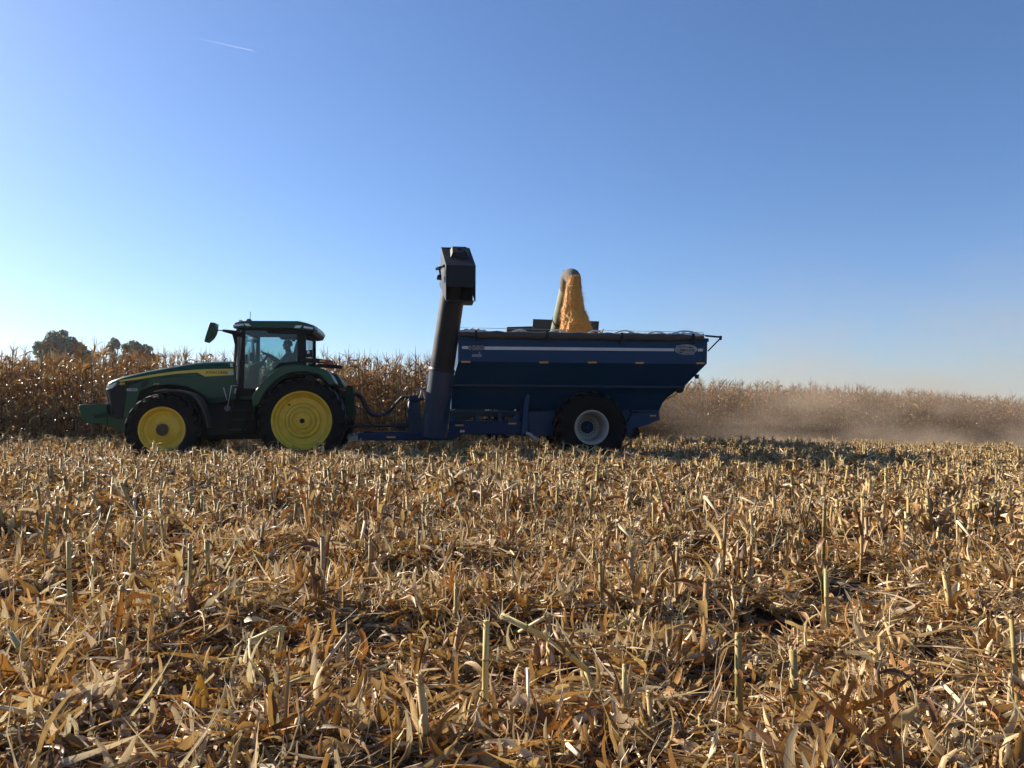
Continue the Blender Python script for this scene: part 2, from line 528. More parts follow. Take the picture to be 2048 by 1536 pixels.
def tractor_wheel(c, r, rim_r, yo, w, near, lugs, dish, kind):
    s = -1 if near else 1
    y_out = s * abs(yo)
    y_in = s * (abs(yo) - w)
    y0, y1 = min(y_out, y_in), max(y_out, y_in)
    t = tyre_mesh(c[0], c[1], r, y0, y1, rim_r, lugs, 0.055 * (r / 1.0) + 0.005, chev=-0.95)
    wheel = build_tyre(t, kind, tr)
    # rim: flange, drop, disc
    d = -s  # direction towards the tractor
    f = lambda dep: y_out + d * dep
    rim = MB()
    R0 = rim_r
    prof = [(R0 + 0.012, f(0.030)), (R0 + 0.022, f(0.010)), (R0 + 0.004, f(0.002)), (R0 - 0.022, f(0.02)), (R0 - 0.035, f(0.07)), (R0 - 0.055, f(0.12)), (R0 - 0.062, f(0.13)),
            (R0 - 0.085, f(dish - 0.02)), (R0 * 0.82, f(dish + 0.055)), (R0 * 0.62, f(dish + 0.055)), (R0 * 0.595, f(dish + 0.01)), (R0 * 0.575, f(dish - 0.015)), (R0 * 0.50, f(dish - 0.02)), (R0 * 0.485, f(dish + 0.02)), (R0 * 0.44, f(dish + 0.025)),
            (R0 * 0.425, f(dish - 0.03)), (R0 * 0.37, f(dish - 0.04)), (R0 * 0.355, f(dish + 0.0)), (R0 * 0.31, f(dish + 0.0)), (R0 * 0.27, f(dish - 0.055)), (R0 * 0.13, f(dish - 0.06)), (0.001, f(dish - 0.06))]
    if kind == 'front_wheel':
        prof = [(R0 + 0.012, f(0.030)), (R0 + 0.022, f(0.012)), (R0 + 0.004, f(0.006)), (R0 - 0.02, f(0.02)), (R0 - 0.035, f(0.07)), (R0 - 0.055, f(0.09)), (R0 - 0.07, f(0.15)), (R0 * 0.74, f(0.17)),
                (R0 * 0.70, f(0.155)), (R0 * 0.50, f(0.115)), (R0 * 0.42, f(0.10)), (R0 * 0.30, f(0.095)), (R0 * 0.285, f(0.06)), (0.001, f(0.06))]
    rim.lathe(c[0], c[1], prof, 64)
    bo = rim
    if kind == 'front_wheel':
        bolts(bo, c[0], c[1], R0 * 0.36, f(0.095), 10, 0.02, 0.03)
        hb = MB()
        hb.lathe(c[0], c[1], [(R0 * 0.275, f(0.09)), (R0 * 0.275, f(0.045)), (R0 * 0.25, f(0.03)), (R0 * 0.15, f(0.02)), (R0 * 0.14, f(0.01)), (0.001, f(0.01))], 32)
        hb.build('hub', M['hub_rust'], tr, parent=wheel, smooth=28)
    else:
        bolts(bo, c[0], c[1], R0 * 0.225, f(dish - 0.055), 12, 0.02, 0.03)
        bolts(bo, c[0], c[1], R0 * 0.165, f(dish - 0.05), 12, 0.012, a0=0.2)
        bolts(bo, c[0], c[1], R0 * 0.52, f(dish - 0.004), 8, 0.012, a0=0.35)
        hb = MB()
        hb.lathe(c[0], c[1], [(R0 * 0.085, f(dish - 0.04)), (R0 * 0.085, f(dish - 0.075)), (R0 * 0.06, f(dish - 0.085)), (0.001, f(dish - 0.085))], 24)
        hx, hz = c[0] - R0 * 0.47, c[1] + R0 * 0.55
        vh = MB()
        vh.lathe(hx, hz, [(0.026, f(dish + 0.03)), (0.026, f(dish - 0.006)), (0.02, f(dish - 0.008)), (0.001, f(dish - 0.004))], 14)
        hb.build('hub', M['chassis'], tr, parent=wheel, smooth=28)
    rim.build('rim', M['yellow'], tr, parent=wheel, smooth=28)
    if kind == 'rear_wheel':
        vh.build('valve_hole', M['chassis'], tr, parent=wheel)
    return wheel

RIM_R = 58.0 / 84.7
for near in (True, False):
    tractor_wheel(rear_c, 1.02, RIM_R, 1.25, 0.50, near, 24, 0.16, 'rear_wheel')
    tractor_wheel(front_c, 0.85, 44.0 / 86.0, 1.15, 0.42, near, 20, 0.12, 'front_wheel')

# --- hood: lofted bonnet
HW = 0.44
hood_pts = [  # px, top py, bottom py, half width
    (212.5, 770.0, 777.5, 0.20), (216, 764.0, 778.0, 0.27), (224, 759.2, 774.5, 0.33), (240, 754.2, 767.0, 0.37), (257, 750.0, 764.0, 0.40), (285, 743.6, 759.5, 0.42), (316, 737.4, 756.0, 0.44),
    (355, 731.0, 752.0, HW), (390, 725.6, 750.5, HW), (412, 723.8, 755.0, HW), (440, 723.2, 755.0, HW), (471, 723.0, 755.0, HW)]
b = MB()
secs = []
for px, pt, pb, hw in hood_pts:
    x, zb = T(px, pb, -hw)
    _, zt = T(px, pt, 0.0)
    h = zt - zb
    prof = [(-hw, 0), (-hw * 1.0, 0.45), (-hw * 0.97, 0.66), (-hw * 0.88, 0.84), (-hw * 0.68, 0.945), (-hw * 0.35, 0.99), (0, 1.0)]
    prof = prof + [(-y, t) for y, t in reversed(prof[:-1])]
    secs.append([(x, y, zb + h * t) for y, t in prof])
b.loft(secs)
b.build('hood', M['green'], tr, smooth=40)

for s in (-1, 1):
    Y = s * (HW + 0.005)
    b = MB()
    pp = TT([(255, 777), (262, 771), (300, 757.5), (352, 752), (471, 750), (471, 805), (419, 805), (411, 793), (394, 782), (374, 773), (352, 769.5), (335, 769), (305, 773), (281, 781), (262, 838), (246.5, 838)], -HW)
    b.prism(pp, Y - s * 0.03, Y + s * 0.012)
    sp = b.build('side_panel', M['green'], tr, bevel=0.008)
    b = MB()
    b.prism(TT([(281.5, 773), (285.5, 764.5), (300.5, 761), (297.5, 768), (292, 772.5), (284, 776)], -HW), Y - s * 0.01, Y + s * 0.016)
    b.build('air_vent', M['black'], tr, parent=sp)
    # dark badge panel between headlight and side panel
    b = MB()
    b.prism(TT([(222, 779), (236, 769.5), (250, 765.5), (300, 757.8), (262, 771.5), (255.5, 777), (249, 820), (246.5, 838), (231, 838), (222, 800)], -0.40), Y - s * 0.06, Y - s * 0.01)
    b.build('grille_side', M['black'], tr, bevel=0.006)
    b = MB()
    b.prism(TT([(214.5, 777.5), (217, 773.5), (234.3, 764.6), (231.5, 771.5), (226.5, 776.5), (222, 777.6)], -0.38), Y + s * 0.002 if s > 0 else Y - 0.004, Y - s * 0.10)
    b.build('headlight', M['lamp'], tr, bevel=0.004)
    # yellow stripe
    b = MB()
    st = [(238.8, 763.6), (240.5, 760.8), (285, 753.0), (316, 747.6), (355, 742.6), (390, 739.4), (420, 738.3), (467, 737.6), (468, 750.2), (440, 751.6), (410, 753.0), (403, 749.0), (394, 744.9), (355, 747.4), (316, 752.4), (285, 757.4)]
    pts = TT(st, -HW)
    b.prism(pts, Y - s * 0.03, Y + s * 0.02)
    so = b.build('stripe', M['yellow_stripe'], tr)
    if s < 0:
        lettering('lettering', 'JOHN DEERE', M['ink'], tr, so, 411, 459.5, 745.4, Y - 0.024, 6.2, offset=0.012)
        lettering('lettering', '8R', M['yellow_stripe'], tr, sp, 239.5, 250, 767.4, Y - 0.014, 5.0, shear=0.25, offset=0.02)
        lettering('lettering', '310', M['yellow_stripe'], tr, sp, 307, 318, 767.6, Y - 0.016, 3.6, shear=0.3)
        b = MB(); b.prism(TT([(254.3, 777.2), (275.2, 777.2), (275.2, 782), (254.3, 782)], -HW), Y - 0.018, Y)
        pl = b.build('dealer_plate', M['decal_white'], tr)
        b = MB()
        for k in range(9):
            x0 = 256 + k * 2.05
            b.prism(TT([(x0, 778.3 + 0.5 * (k < 2)), (x0 + (1.6 if k != 2 else 0.5), 778.3 + 0.5 * (k < 2)), (x0 + (1.6 if k != 2 else 0.5), 780.9), (x0, 780.9)], -HW), Y - 0.021, Y - 0.01)
        b.build('plate_print', M['ink'], tr, parent=pl)
        b = MB(); b.prism(TT([(457, 743), (467, 743), (467, 750), (457, 750)], -HW), Y - 0.03, Y)
        build_each(b, 'warning_decal', M['decal_white'], tr)
        b = MB(); b.prism(TT([(461, 727), (465.5, 727), (466.5, 734), (462, 734)], -HW), Y - 0.05, Y)
        b.build('marker_lamp', M['lamp'], tr, bevel=0.004)

# grille nose
b = MB()
gr = [(211.2, 778, .20), (214, 778, .30), (224, 778, .36), (256, 778, .38)]
top = []
secs = []
for (pxt, pxb, hw) in ((211.0, 224.5, 0.22), (213.0, 226.0, 0.31), (219, 229, 0.36), (252, 250, 0.38)):
    xt, zt = T(pxt, 777.5, -hw)
    xb, zb = T(pxb, 829, -hw)
    secs.append([(xt, -hw, zt), (xt, hw, zt), (xb, hw, zb), (xb, -hw, zb)])
b.loft(secs)
g = b.build('grille', M['black'], tr, bevel=0.012)
b = MB()
for s in (-1, 1):
    q = [T(211.0, 777.5, -0.22), T(217.5, 802, -0.22), T(225.5, 829, -0.22)]
    b.tube([(q[0][0], s * 0.225, q[0][1]), (q[1][0] - .012, s * 0.225, q[1][1]), (q[2][0], s * 0.225, q[2][1])], [0.018, 0.022, 0.016], 8)
build_each(b, 'grille_bezel', M['trim'], tr, smooth=60)
b = MB()
for k in range(9):
    t = 0.1 + 0.1 * k
    xa, za = T(211.0 + t * 13.5, 777.5 + 51 * t, -0.22)
    b.box(xa - 0.012, xa + 0.02, -0.20, 0.20, za - 0.008, za + 0.008)
b.build('grille_slats', M['chassis'], tr, parent=g)

# chassis and engine
b = MB()
b.prism(TT([(255, 800), (300, 765), (470, 760), (520, 770), (680, 790), (690, 850), (560, 872), (262, 868)], -0.30), -0.30, 0.30)
b.prism(TT([(300, 850), (346, 850), (346, 872), (300, 872)], -0.3), -0.85, 0.85)
b.prism(TT([(575, 815), (630, 815), (640, 870), (565, 870)], -0.4), -0.80, 0.80)
b.prism(TT([(395, 812), (520, 790), (560, 790), (560, 877), (400, 880)], -0.6), -0.62, 0.62)
b.build('chassis', M['chassis'], tr, bevel=0.02)
# fuel tank shells with steps
for s in (-1, 1):
    b = MB()
    b.prism(TT([(407, 814), (470, 806), (512, 800), (508, 868), (416, 874)], -0.8), s * 0.62, s * 0.86)
    b.build('fuel_tank', M['chassis'], tr, bevel=0.03)
b = MB()
for (x0, x1, y) in ((470, 498, 818.5), (462, 494, 838.5), (454, 487, 858.5)):
    b.prism(TT([(x0, y), (x1, y), (x1, y + 3.2), (x0, y + 3.2)], -1.1), -1.14, -0.86)
ls = build_each(b, 'step', M['green_dark'], tr)
b = MB()
for off in (0, 1):
    pts = [(466 + 29 * off, 800), (470 + 29 * off, 800), (457 + 31 * off, 866), (453 + 31 * off, 866)]
    b.prism(TT(pts, -1.1), -1.15 + 0.0, -1.12)
build_each(b, 'step_frame', M['chassis'], tr)
b = MB()
b.prism(TT([(417, 794), (453, 793), (453, 797.5), (419, 798.5)], -0.9), -0.95, -0.46)
b.prism(TT([(480, 793), (511, 793), (509, 798.5), (480, 798.5)], -1.0), -1.05, -0.5)
build_each(b, 'deck_plate', M['green_dark'], tr, bevel=0.008)
b = MB()
q = T(447, 775, -0.95); q2 = T(454, 800, -0.95); q3 = T(463, 771, -1.0); q4 = T(455, 815, -1.0)
b.tube([(q[0], -0.95, q[1]), (q2[0], -0.95, q2[1])], 0.011, 8)
b.tube([(q3[0] + .12, -0.9, q3[1]), (q3[0], -1.0, q3[1]), (q4[0], -1.0, q4[1])], 0.014, 8)
q5 = T(470, 776, -0.9); q6 = T(470, 787, -0.9)
b.tube([(q5[0] + .03, -0.92, q5[1]), (q6[0], -0.92, q6[1])], 0.016, 8)
build_each(b, 'handrail', M['silver'], tr)
b = MB()
q = T(455, 817, -0.95)
b.lathe(q[0], q[1], [(0.001, -1.0), (0.06, -1.0), (0.07, -0.97), (0.07, -0.8)], 18)
b.build('valve_cap', M['trim'], tr)

# front ballast
b = MB()
b.prism(TT([(157.8, 812), (159.5, 809), (214, 808), (214, 850), (204, 849), (176, 846.5), (162, 838)], -0.40), -0.42, 0.42)
fb = b.build('front_weight', M['green'], tr, bevel=0.02)
b = MB()
for k in range(11):
    y = -0.40 + 0.08 * k
    pp = TT([(180, 824), (206, 822), (208, 846), (182, 844)], -0.43)
b.prism(TT([(185, 829), (214, 824), (214, 834), (190, 836)], -0.43), -0.455, -0.40)
b.build('weight_bracket', M['green_dark'], tr, parent=fb, bevel=0.01)
b = MB()
b.prism(TT([(205, 848), (214, 828), (232, 836), (262, 838), (275, 850), (270, 868), (249, 866)], -0.36), -0.36, 0.36)
b.build('front_support', M['green'], tr, bevel=0.015)

# front fenders
for s in (-1, 1):
    b = MB()
    outer = [(310.5, 784.2), (322, 780.3), (338, 778.6), (355, 779.4), (372, 782), (388, 786.5), (400, 797), (411, 815), (418, 835), (421.5, 855)]
    inner = [(418, 855), (414, 836), (406, 816), (396, 800), (385, 791), (371, 786.6), (355, 784), (338, 783.2), (322, 784.0)]
    b.prism(TT(outer + inner, -1.0), s * 1.16, s * 0.74)
    b.build('front_fender', M['fender_plastic'], tr, bevel=0.012)

# rear fenders
fo = [(505, 792), (511, 783), (521, 770), (532, 757.5), (551, 739.5), (566, 732), (578, 729.6), (592, 728.8), (610, 729.6), (628, 732.6), (643, 736.5), (655, 741.2), (664, 753), (672.5, 768.6)]
fi = [(659, 772.3), (652, 762), (643, 753), (630, 747.5), (610, 744.6), (592, 745.2), (576, 748.6), (562, 755.5), (548, 766), (536, 779), (526, 794), (519, 810), (507, 815)]
for s in (-1, 1):
    b = MB()
    b.prism(TT(fo + fi, -1.15), s * 1.24, s * 0.60)
    b.build('rear_fender', M['green'], tr, bevel=0.03)
    b = MB()
    li = [(a, c + 1.5) for a, c in fi[:10]]
    b.prism(TT([(656, 772), (651, 764), (643, 755), (630, 749), (610, 746), (592, 746.5), (576, 750), (560, 759), (545, 771), (534, 785), (528, 800)], -1.1) + TT([(532, 800), (538, 787), (549, 773), (563, 761.5), (577, 753), (592, 750), (610, 749.5), (629, 752), (641, 757.5), (650, 768), (655, 776)], -1.1), s * 1.2, s * 0.58)
    b.build('fender_liner', M['chassis'], tr)

# --- cab
YC = 0.84
cab_parts = []
b = MB()
for s in (-1, 1):
    yo, yi = s * YC, s * (YC - 0.09)
    b.prism(TT([(483, 656), (490, 656), (489, 700), (486.5, 776), (475, 785), (474, 776), (481, 700)], -YC), yo, yi)          # front pillar
    b.prism(TT([(593, 663), (607, 660), (611.5, 668), (612, 730), (594.5, 730), (595, 700)], -YC), yo, yi)     # rear pillar
    b.prism(TT([(487, 655), (609, 655), (609, 664.5), (597, 668.5), (537, 666.5), (531, 660.5), (488, 660)], -YC), yo, yi)      # top rail
    b.prism(TT([(475, 776), (517, 777.5), (551, 731), (558, 725.5), (596, 722), (596, 729), (560, 733), (524, 786), (475, 787)], -YC), yo, yi)   # sill
x0, z0 = T(476, 788, -YC); x1, _ = T(612, 788, -YC)
zt = T(483, 656, -YC)[1]
b.box(x0 + 0.02, x0 + 0.08, -YC + 0.09, YC - 0.09, zt - 0.1, zt)
b.box(x1 - 0.10, x1 - 0.03, -YC + 0.09, YC - 0.09, zt - 0.16, zt)
zf = T(540, 728, -YC)[1]
b.box(x1 - 0.10, x1 - 0.03, -YC + 0.09, YC - 0.09, z0, zf)
b.build('cab_frame', M['black'], tr, bevel=0.012)
b = MB()
b.box(x0 + 0.03, x1 - 0.03, -YC + 0.02, YC - 0.02, z0 - 0.03, z0 + 0.06)
b.box(x1 - 1.05, x1 - 0.12, -YC + 0.1, YC - 0.1, z0 + 0.06, zf - 0.28)
b.build('cab_floor', M['chassis'], tr)
for s in (-1, 1):
    b = MB()
    b.prism(TT([(488.5, 659), (532, 660), (538, 666), (594.5, 667.5), (595.5, 723), (557, 727), (518, 777.5), (486, 776.5)], -YC), s * (YC - 0.03), s * (YC - 0.04))
    b.build('door_glass', M['glass'], tr)
b = MB()
b.box(x0 + 0.045, x0 + 0.052, -YC + 0.09, YC - 0.09, z0 + 0.1, zt - 0.1)
b.build('windscreen', M['glass'], tr)
b = MB()
b.box(x1 - 0.066, x1 - 0.06, -YC + 0.09, YC - 0.09, zf, zt - 0.16)
b.build('rear_window', M['glass'], tr)
# roof
b = MB()
YR = 0.95
rf = [(464.6, 649.5), (470, 645.5), (481, 642.3), (505, 641.8), (596, 642.3), (612, 646), (627, 651), (630, 656.5), (628, 661.5), (612, 660), (590, 657), (484, 655), (466, 656)]
secs = []
for (yy, sh, dz) in ((-YR, 0.0, 0.0), (-YR + 0.06, 0.0, 0.012), (-0.4, 0, 0.03), (0.4, 0, 0.03), (YR - 0.06, 0.0, 0.012), (YR, 0.0, 0.0)):
    pts = TT(rf, -YR)
    zmin = min(p[1] for p in pts)
    cxm = sum(p[0] for p in pts) / len(pts)
    k = 0.985 if abs(yy) > YR - 0.01 else 1.0
    secs.append([(cxm + (x - cxm) * k, yy, z + (dz if i in (1, 2, 3, 4, 5, 6) else 0)) for i, (x, z) in enumerate(pts)])
b.loft(secs)
rfo = b.build('roof', M['green'], tr, smooth=30, bevel=0.012)
b = MB()
b.prism(TT([(612, 660.5), (629, 661), (626, 667.5), (612.5, 669.5), (605, 663)], -0.85), -0.9, 0.9)
b.prism(TT([(474, 655.5), (610, 657), (610, 661.5), (480, 660)], -0.88), -0.88, 0.88)
b.build('roof_lining', M['black'], tr, parent=rfo)
b = MB()
for pts in ([(488, 647.0), (497, 647.0), (502, 652), (492.5, 652)], [(592, 651), (604, 651), (600, 656), (588, 656)], [(467.5, 648.8), (486, 647.2), (488, 650.6), (468, 653.4)], [(608, 652), (626, 655), (626, 658.5), (607, 656)]):
    b.prism(TT(pts, -YR), -YR - 0.012, -YR + 0.03)
    b.prism(TT(pts, -YR), YR - 0.03, YR + 0.012)
xa, za = T(465.6, 650.5, -YR)
for k in range(4):
    b.box(xa - 0.02, xa + 0.05, -0.72 + 0.4 * k, -0.48 + 0.4 * k, za - 0.045, za + 0.02)
build_each(b, 'work_light', M['lamp'], tr, parent=rfo)
b = MB()
xa, za = T(497.5, 641, 0); xb, zb = T(500.5, 623.5, 0)
b.lathe(0, 0, [(0.001, 0)], 3) if False else None
b.loft([[(xa + r * math.cos(a), r * math.sin(a), za + h) for a in np.linspace(0, 2 * math.pi, 16, endpoint=False)] for r, h in ((0.085, -0.06), (0.08, 0.0), (0.055, 0.03), (0.02, 0.042))])
b.build('receiver_dome', M['black'], tr, parent=rfo)
b = MB()
b.tube([(xb, 0.0, za), (xb, 0.0, zb)], 0.008, 6)
b.build('antenna', M['black'], tr, parent=rfo)
b = MB()
xa, za = T(481, 641.5, 0)
b.loft([[(xa + r * math.cos(a), r * math.sin(a), za + h) for a in np.linspace(0, 2 * math.pi, 12, endpoint=False)] for r, h in ((0.05, -0.05), (0.05, 0.01), (0.03, 0.022))])
b.build('beacon', M['lamp'], tr, parent=rfo)
# mirrors
for s in (-1, 1):
    ym = s * 1.45
    b = MB()
    b.prism(TT([(412.2, 684.5), (413.5, 678), (422.5, 648), (424.5, 646), (434, 647), (432.5, 661), (430, 669), (425, 677), (415, 685.5)], -1.45), ym - 0.17, ym + 0.17)
    mo = b.build('mirror', M['green'], tr, bevel=0.02)
    b = MB()
    p0 = T(431, 660, -1.45); p1 = T(446, 661, -1.3); p2 = T(463, 664, -1.0); p3 = T(474, 668, -0.85); p4 = T(474, 690, -0.84)
    b.tube([(p0[0], s * 1.45, p0[1]), (p1[0], s * 1.28, p1[1])], 0.012, 8)
    b.tube([(p1[0], s * 1.28, p1[1]), (p2[0], s * 1.0, p2[1]), (p3[0], s * 0.86, p3[1]), (p3[0] + .12, s * 0.82, p3[1])], [0.03, 0.05, 0.075, 0.06], 8)
    b.tube([(p2[0] + .03, s * 0.98, p2[1]), (p4[0], s * 0.86, p4[1]), (p4[0], s * .84, p4[1] - .5)], [0.03, 0.05, 0.04], 8)
    b.build('mirror_arm', M['black'], tr, parent=mo)
# grab rail beside the front pillar, exhaust on the far side
b = MB()
p0 = T(478, 674, -0.9); p1 = T(476, 732, -0.9); p2 = T(474.5, 768, -0.9)
b.tube([(p0[0], -0.9, p0[1]), (p1[0], -0.9, p1[1])], 0.035, 10)
b.tube([(p1[0], -0.9, p1[1]), (p2[0], -0.88, p2[1])], 0.022, 10)
b.build('grab_rail', M['trim'], tr)
b = MB()
p0 = T(466, 800, 0.6); p1 = T(475, 720, 0.62)
b.tube([(p1[0], 0.62, p1[1] - 0.9), (p1[0], 0.62, p1[1]), (p1[0], 0.62, p1[1] + 0.75), (p1[0] + .08, 0.62, p1[1] + 0.9)], [0.10, 0.10, 0.06, 0.055], 14)
b.build('exhaust', M['chassis'], tr)
# inside the cab
b = MB()
sx, sz = T(582, 720, 0.0)
b.box(sx - 0.42, sx + 0.10, -0.26, 0.26, sz - 0.22, sz - 0.06)
b.prism([(sx + 0.02, sz - 0.1), (sx + 0.14, sz - 0.1), (sx + 0.26, sz + 0.46), (sx + 0.16, sz + 0.48)], -0.24, 0.24)
b.box(sx - 0.25, sx + 0.0, -0.15, 0.15, sz - 0.5, sz - 0.22)
b.build('seat', M['seat'], tr, bevel=0.04)
b = MB()
q0 = T(497, 745, 0.0); q1 = T(540, 719, 0.0); q2 = T(530, 704, 0)
b.prism([(q0[0] - 0.05, z0 + 0.06), (q0[0] + 0.10, z0 + 0.06), (q0[0] + 0.22, q0[1] + 0.10), (q0[0] + 0.40, q0[1] + 0.22), (q0[0] + 0.36, q0[1] + 0.30), (q0[0] + 0.05, q0[1] + 0.18)], -0.14, 0.14)
b.prism(TT([(555, 760), (590, 760), (592, 722), (553, 727)], 0.4), 0.36, 0.52)
b.build('console', M['seat'], tr, bevel=0.03)
b = MB()
wc = Vector((q1[0] - 0.06, 0, q1[1] + 0.10)); ax = Vector((0.55, 0, 0.84)).normalized()
u = Vector((0, 1, 0)); v = ax.cross(u)
ring = [wc + (u * math.cos(a) + v * math.sin(a)) * 0.20 for a in np.linspace(0, 2 * math.pi, 25)]
b.tube(ring, 0.016, 8, caps=False)
b.tube([wc, wc - ax * 0.35], 0.03, 8)
for a in (0.5, 2.6, 4.7):
    b.tube([wc, wc + (u * math.cos(a) + v * math.sin(a)) * 0.2], 0.012, 6)
b.build('steering_wheel', M['black'], tr)
WHEEL_C, WHEEL_U, WHEEL_V = wc, u, v
b = MB()
q = T(503, 698, -0.55)
b.prism(TT([(500, 706), (509, 704), (510, 722), (501, 723)], -0.5), -0.56, -0.5)
b.prism(TT([(488, 711), (496, 709), (497, 728), (488, 728)], -0.6), -0.66, -0.6)
b.prism(TT([(584, 676), (590, 676), (590, 683), (584, 683)], -0.6), -0.62, -0.56)
build_each(b, 'monitor', M['black'], tr, bevel=0.01)

# rear: work lamp box, fender lamp bar, hitch and couplers
b = MB()
b.prism(TT([(613, 701), (625, 700), (624.5, 714), (612, 714)], -0.9), -0.95, -0.78)
rl = b.build('rear_lamp_box', M['black'], tr, bevel=0.01)
b = MB()
b.prism(TT([(614.5, 702), (619, 702), (619, 707), (614.5, 707)], -0.95), -0.965, -0.93)
build_each(b, 'rear_lamp', M['lamp'], tr, parent=rl)
for s in (-1, 1):
    b = MB()
    b.prism(TT([(600, 722), (613, 716.5), (640, 717.5), (666, 722), (665, 728), (650, 727), (612, 725), (600, 728)], -1.05), s * 1.1, s * 0.98)
    lb = b.build('lamp_bar', M['black'], tr, bevel=0.01)
    b = MB(); b.prism(TT([(639.5, 719.5), (650.5, 720.2), (650.5, 724.3), (639.5, 723.8)], -1.1), s * 1.112, s * 1.0)
    b.build('reflector', M['amber'], tr, parent=lb)
    b = MB(); b.prism(TT([(652, 722.5), (664, 723.5), (663, 728.6), (653, 728.6)], -1.1), s * 1.112, s * 1.0)
    b.build('tail_lamp', M['red'], tr, parent=lb)
b = MB()
b.prism(TT([(691, 774), (695, 771), (705, 771.5), (707, 790), (709.5, 828), (706, 834), (692, 834)], -0.2), -0.28, 0.28)
b.prism(TT([(640, 790), (693, 780), (693, 795), (640, 805)], -0.2), -0.12, 0.12)
b.prism(TT([(640, 830), (700, 832), (700, 840), (640, 850)], -0.2), -0.5, -0.42)
b.prism(TT([(640, 830), (700, 832), (700, 840), (640, 850)], -0.2), 0.42, 0.5)
b.build('hitch', M['green_dark'], tr, bevel=0.015)
b = MB()
for s in (-0.4, -0.15, 0.15):
    p0 = T(676, 800, s); p1 = T(684, 780, s); p2 = T(693, 776, s)
    b.tube([(p0[0] - .1, s, p0[1]), (p0[0], s, p0[1]), (p1[0], s, p1[1]), (p2[0], s, p2[1])], 0.025, 8)
build_each(b, 'hydraulic_line', M['hose'], tr)
b = MB()
b.prism(TT([(600, 862), (715, 870), (715, 878), (600, 876)], 0), -0.08, 0.08)
b.build('drawbar', M['chassis'], tr)

# ================================================================== driver
hd = T(575.5, 690.5, 0.0)
hx, hz = hd
def make_person():
    root = empty('person', LANE @ Vector((hx, 0, hz - 0.78)), LANE_YAW)
    tag(root, 'person in a dark jacket with short dark hair driving the green tractor', 'person')
    base = Vector((hx, 0, hz - 0.78))
    pts, rad, edges = [], [], []
    def jv(p, r, par=None):
        pts.append(Vector(p)); rad.append(r)
        if par is not None: edges.append((par, len(pts) - 1))
        return len(pts) - 1
    # local frame: x back, -x forward, z up; hips near z = 0.08
    pel = jv((0.06, 0, 0.10), 0.15)
    sp1 = jv((0.07, 0, 0.27), 0.19, pel)
    sp2 = jv((0.06, 0, 0.42), 0.225, sp1)
    nb = jv((0.04, 0, 0.575), 0.105, sp2)
    nk = jv((0.01, 0, 0.65), 0.066, nb)
    h1 = jv((-0.005, 0, 0.73), 0.078, nk)
    h2 = jv((-0.005, 0, 0.80), 0.098, h1)
    h3 = jv((0.005, 0, 0.865), 0.085, h2)
    ho = LANE_I @ (LANE @ base)
    for s in (-1, 1):
        sh = jv((0.04, s * 0.21, 0.50), 0.11, sp2)
        el = jv((-0.12, s * 0.28, 0.27), 0.07, sh)
        grip = WHEEL_C + WHEEL_U * (s * 0.19) + WHEEL_V * 0.05 - base
        wr = jv(grip + Vector((0.07, 0, 0.0)), 0.03, el)
        pm = jv(grip + Vector((0.02, 0, 0.012)), 0.034, wr)
        for k, (dy, ln) in enumerate(((-0.028, .03), (-0.010, .036), (0.010, .034), (0.027, .026))):
            f1 = jv(grip + Vector((-0.022, dy, 0.026)), 0.010, pm)
            f2 = jv(grip + Vector((-0.034, dy, 0.002)), 0.009, f1)
            jv(grip + Vector((-0.020, dy, -0.02)), 0.008, f2)
        jv(grip + Vector((0.012, -s * 0.035, 0.0)), 0.011, pm)
        hp = jv((-0.02, s * 0.10, 0.07), 0.10, pel)
        kn = jv((-0.42, s * 0.15, 0.10), 0.066, hp)
        an = jv((-0.50, s * 0.14, -0.30), 0.042, kn)
        jv((-0.62, s * 0.15, -0.345), 0.035, an)
    me = bpy.data.meshes.new('body')
    me.from_pydata(pts, edges, [])
    o = bpy.data.objects.new('body', me)
    COL.objects.link(o); o.parent = root
    md = o.modifiers.new('skin', 'SKIN')
    for i, sv in enumerate(me.skin_vertices[0].data):
        sv.radius = (rad[i], rad[i])
        sv.use_root = (i == 0)
    md.use_smooth_shade = True
    sb = o.modifiers.new('sub', 'SUBSURF'); sb.levels = 1; sb.render_levels = 2
    me.materials.append(M['shirt'])
    th = Thing.__new__(Thing); th.off = Vector((0, 0, 0)); th.o = root
    # face and neck skin, nose, ears
    b = MB()
    def ell(c, r, n=14, m=10):
        vs, fs = [], []
        for i in range(m + 1):
            a = math.pi * i / m
            for k in range(n):
                t = 2 * math.pi * k / n
                vs.append((c[0] + r[0] * math.sin(a) * math.cos(t), c[1] + r[1] * math.sin(a) * math.sin(t), c[2] + r[2] * math.cos(a)))
        for i in range(m):
            for k in range(n):
                fs.append((i * n + k, i * n + (k + 1) % n, (i + 1) * n + (k + 1) % n, (i + 1) * n + k))
        b.add(vs, fs)
    ell((-0.012, 0, 0.785), (0.099, 0.078, 0.118))
    ell((-0.112, 0, 0.775), (0.020, 0.014, 0.026))
    ell((-0.075, 0, 0.70), (0.04, 0.04, 0.03))
    for s in (-1, 1):
        ell((0.005, s * 0.08, 0.78), (0.02, 0.012, 0.034))
    b.build('face', M['skin'], th)
    b = MB()
    secs = []
    for r, h, o_ in ((0.088, 0.765, .03), (0.100, 0.80, .018), (0.105, 0.84, .006), (0.096, 0.882, 0), (0.065, 0.908, 0), (0.02, 0.917, 0)):
        secs.append([(r * 1.04 * math.cos(a) + o_, r * 0.84 * math.sin(a), h) for a in np.linspace(0, 2 * math.pi, 20, endpoint=False)])
    b.loft(secs)
    b.build('hair', M['cap'], th)
    return root
make_person()

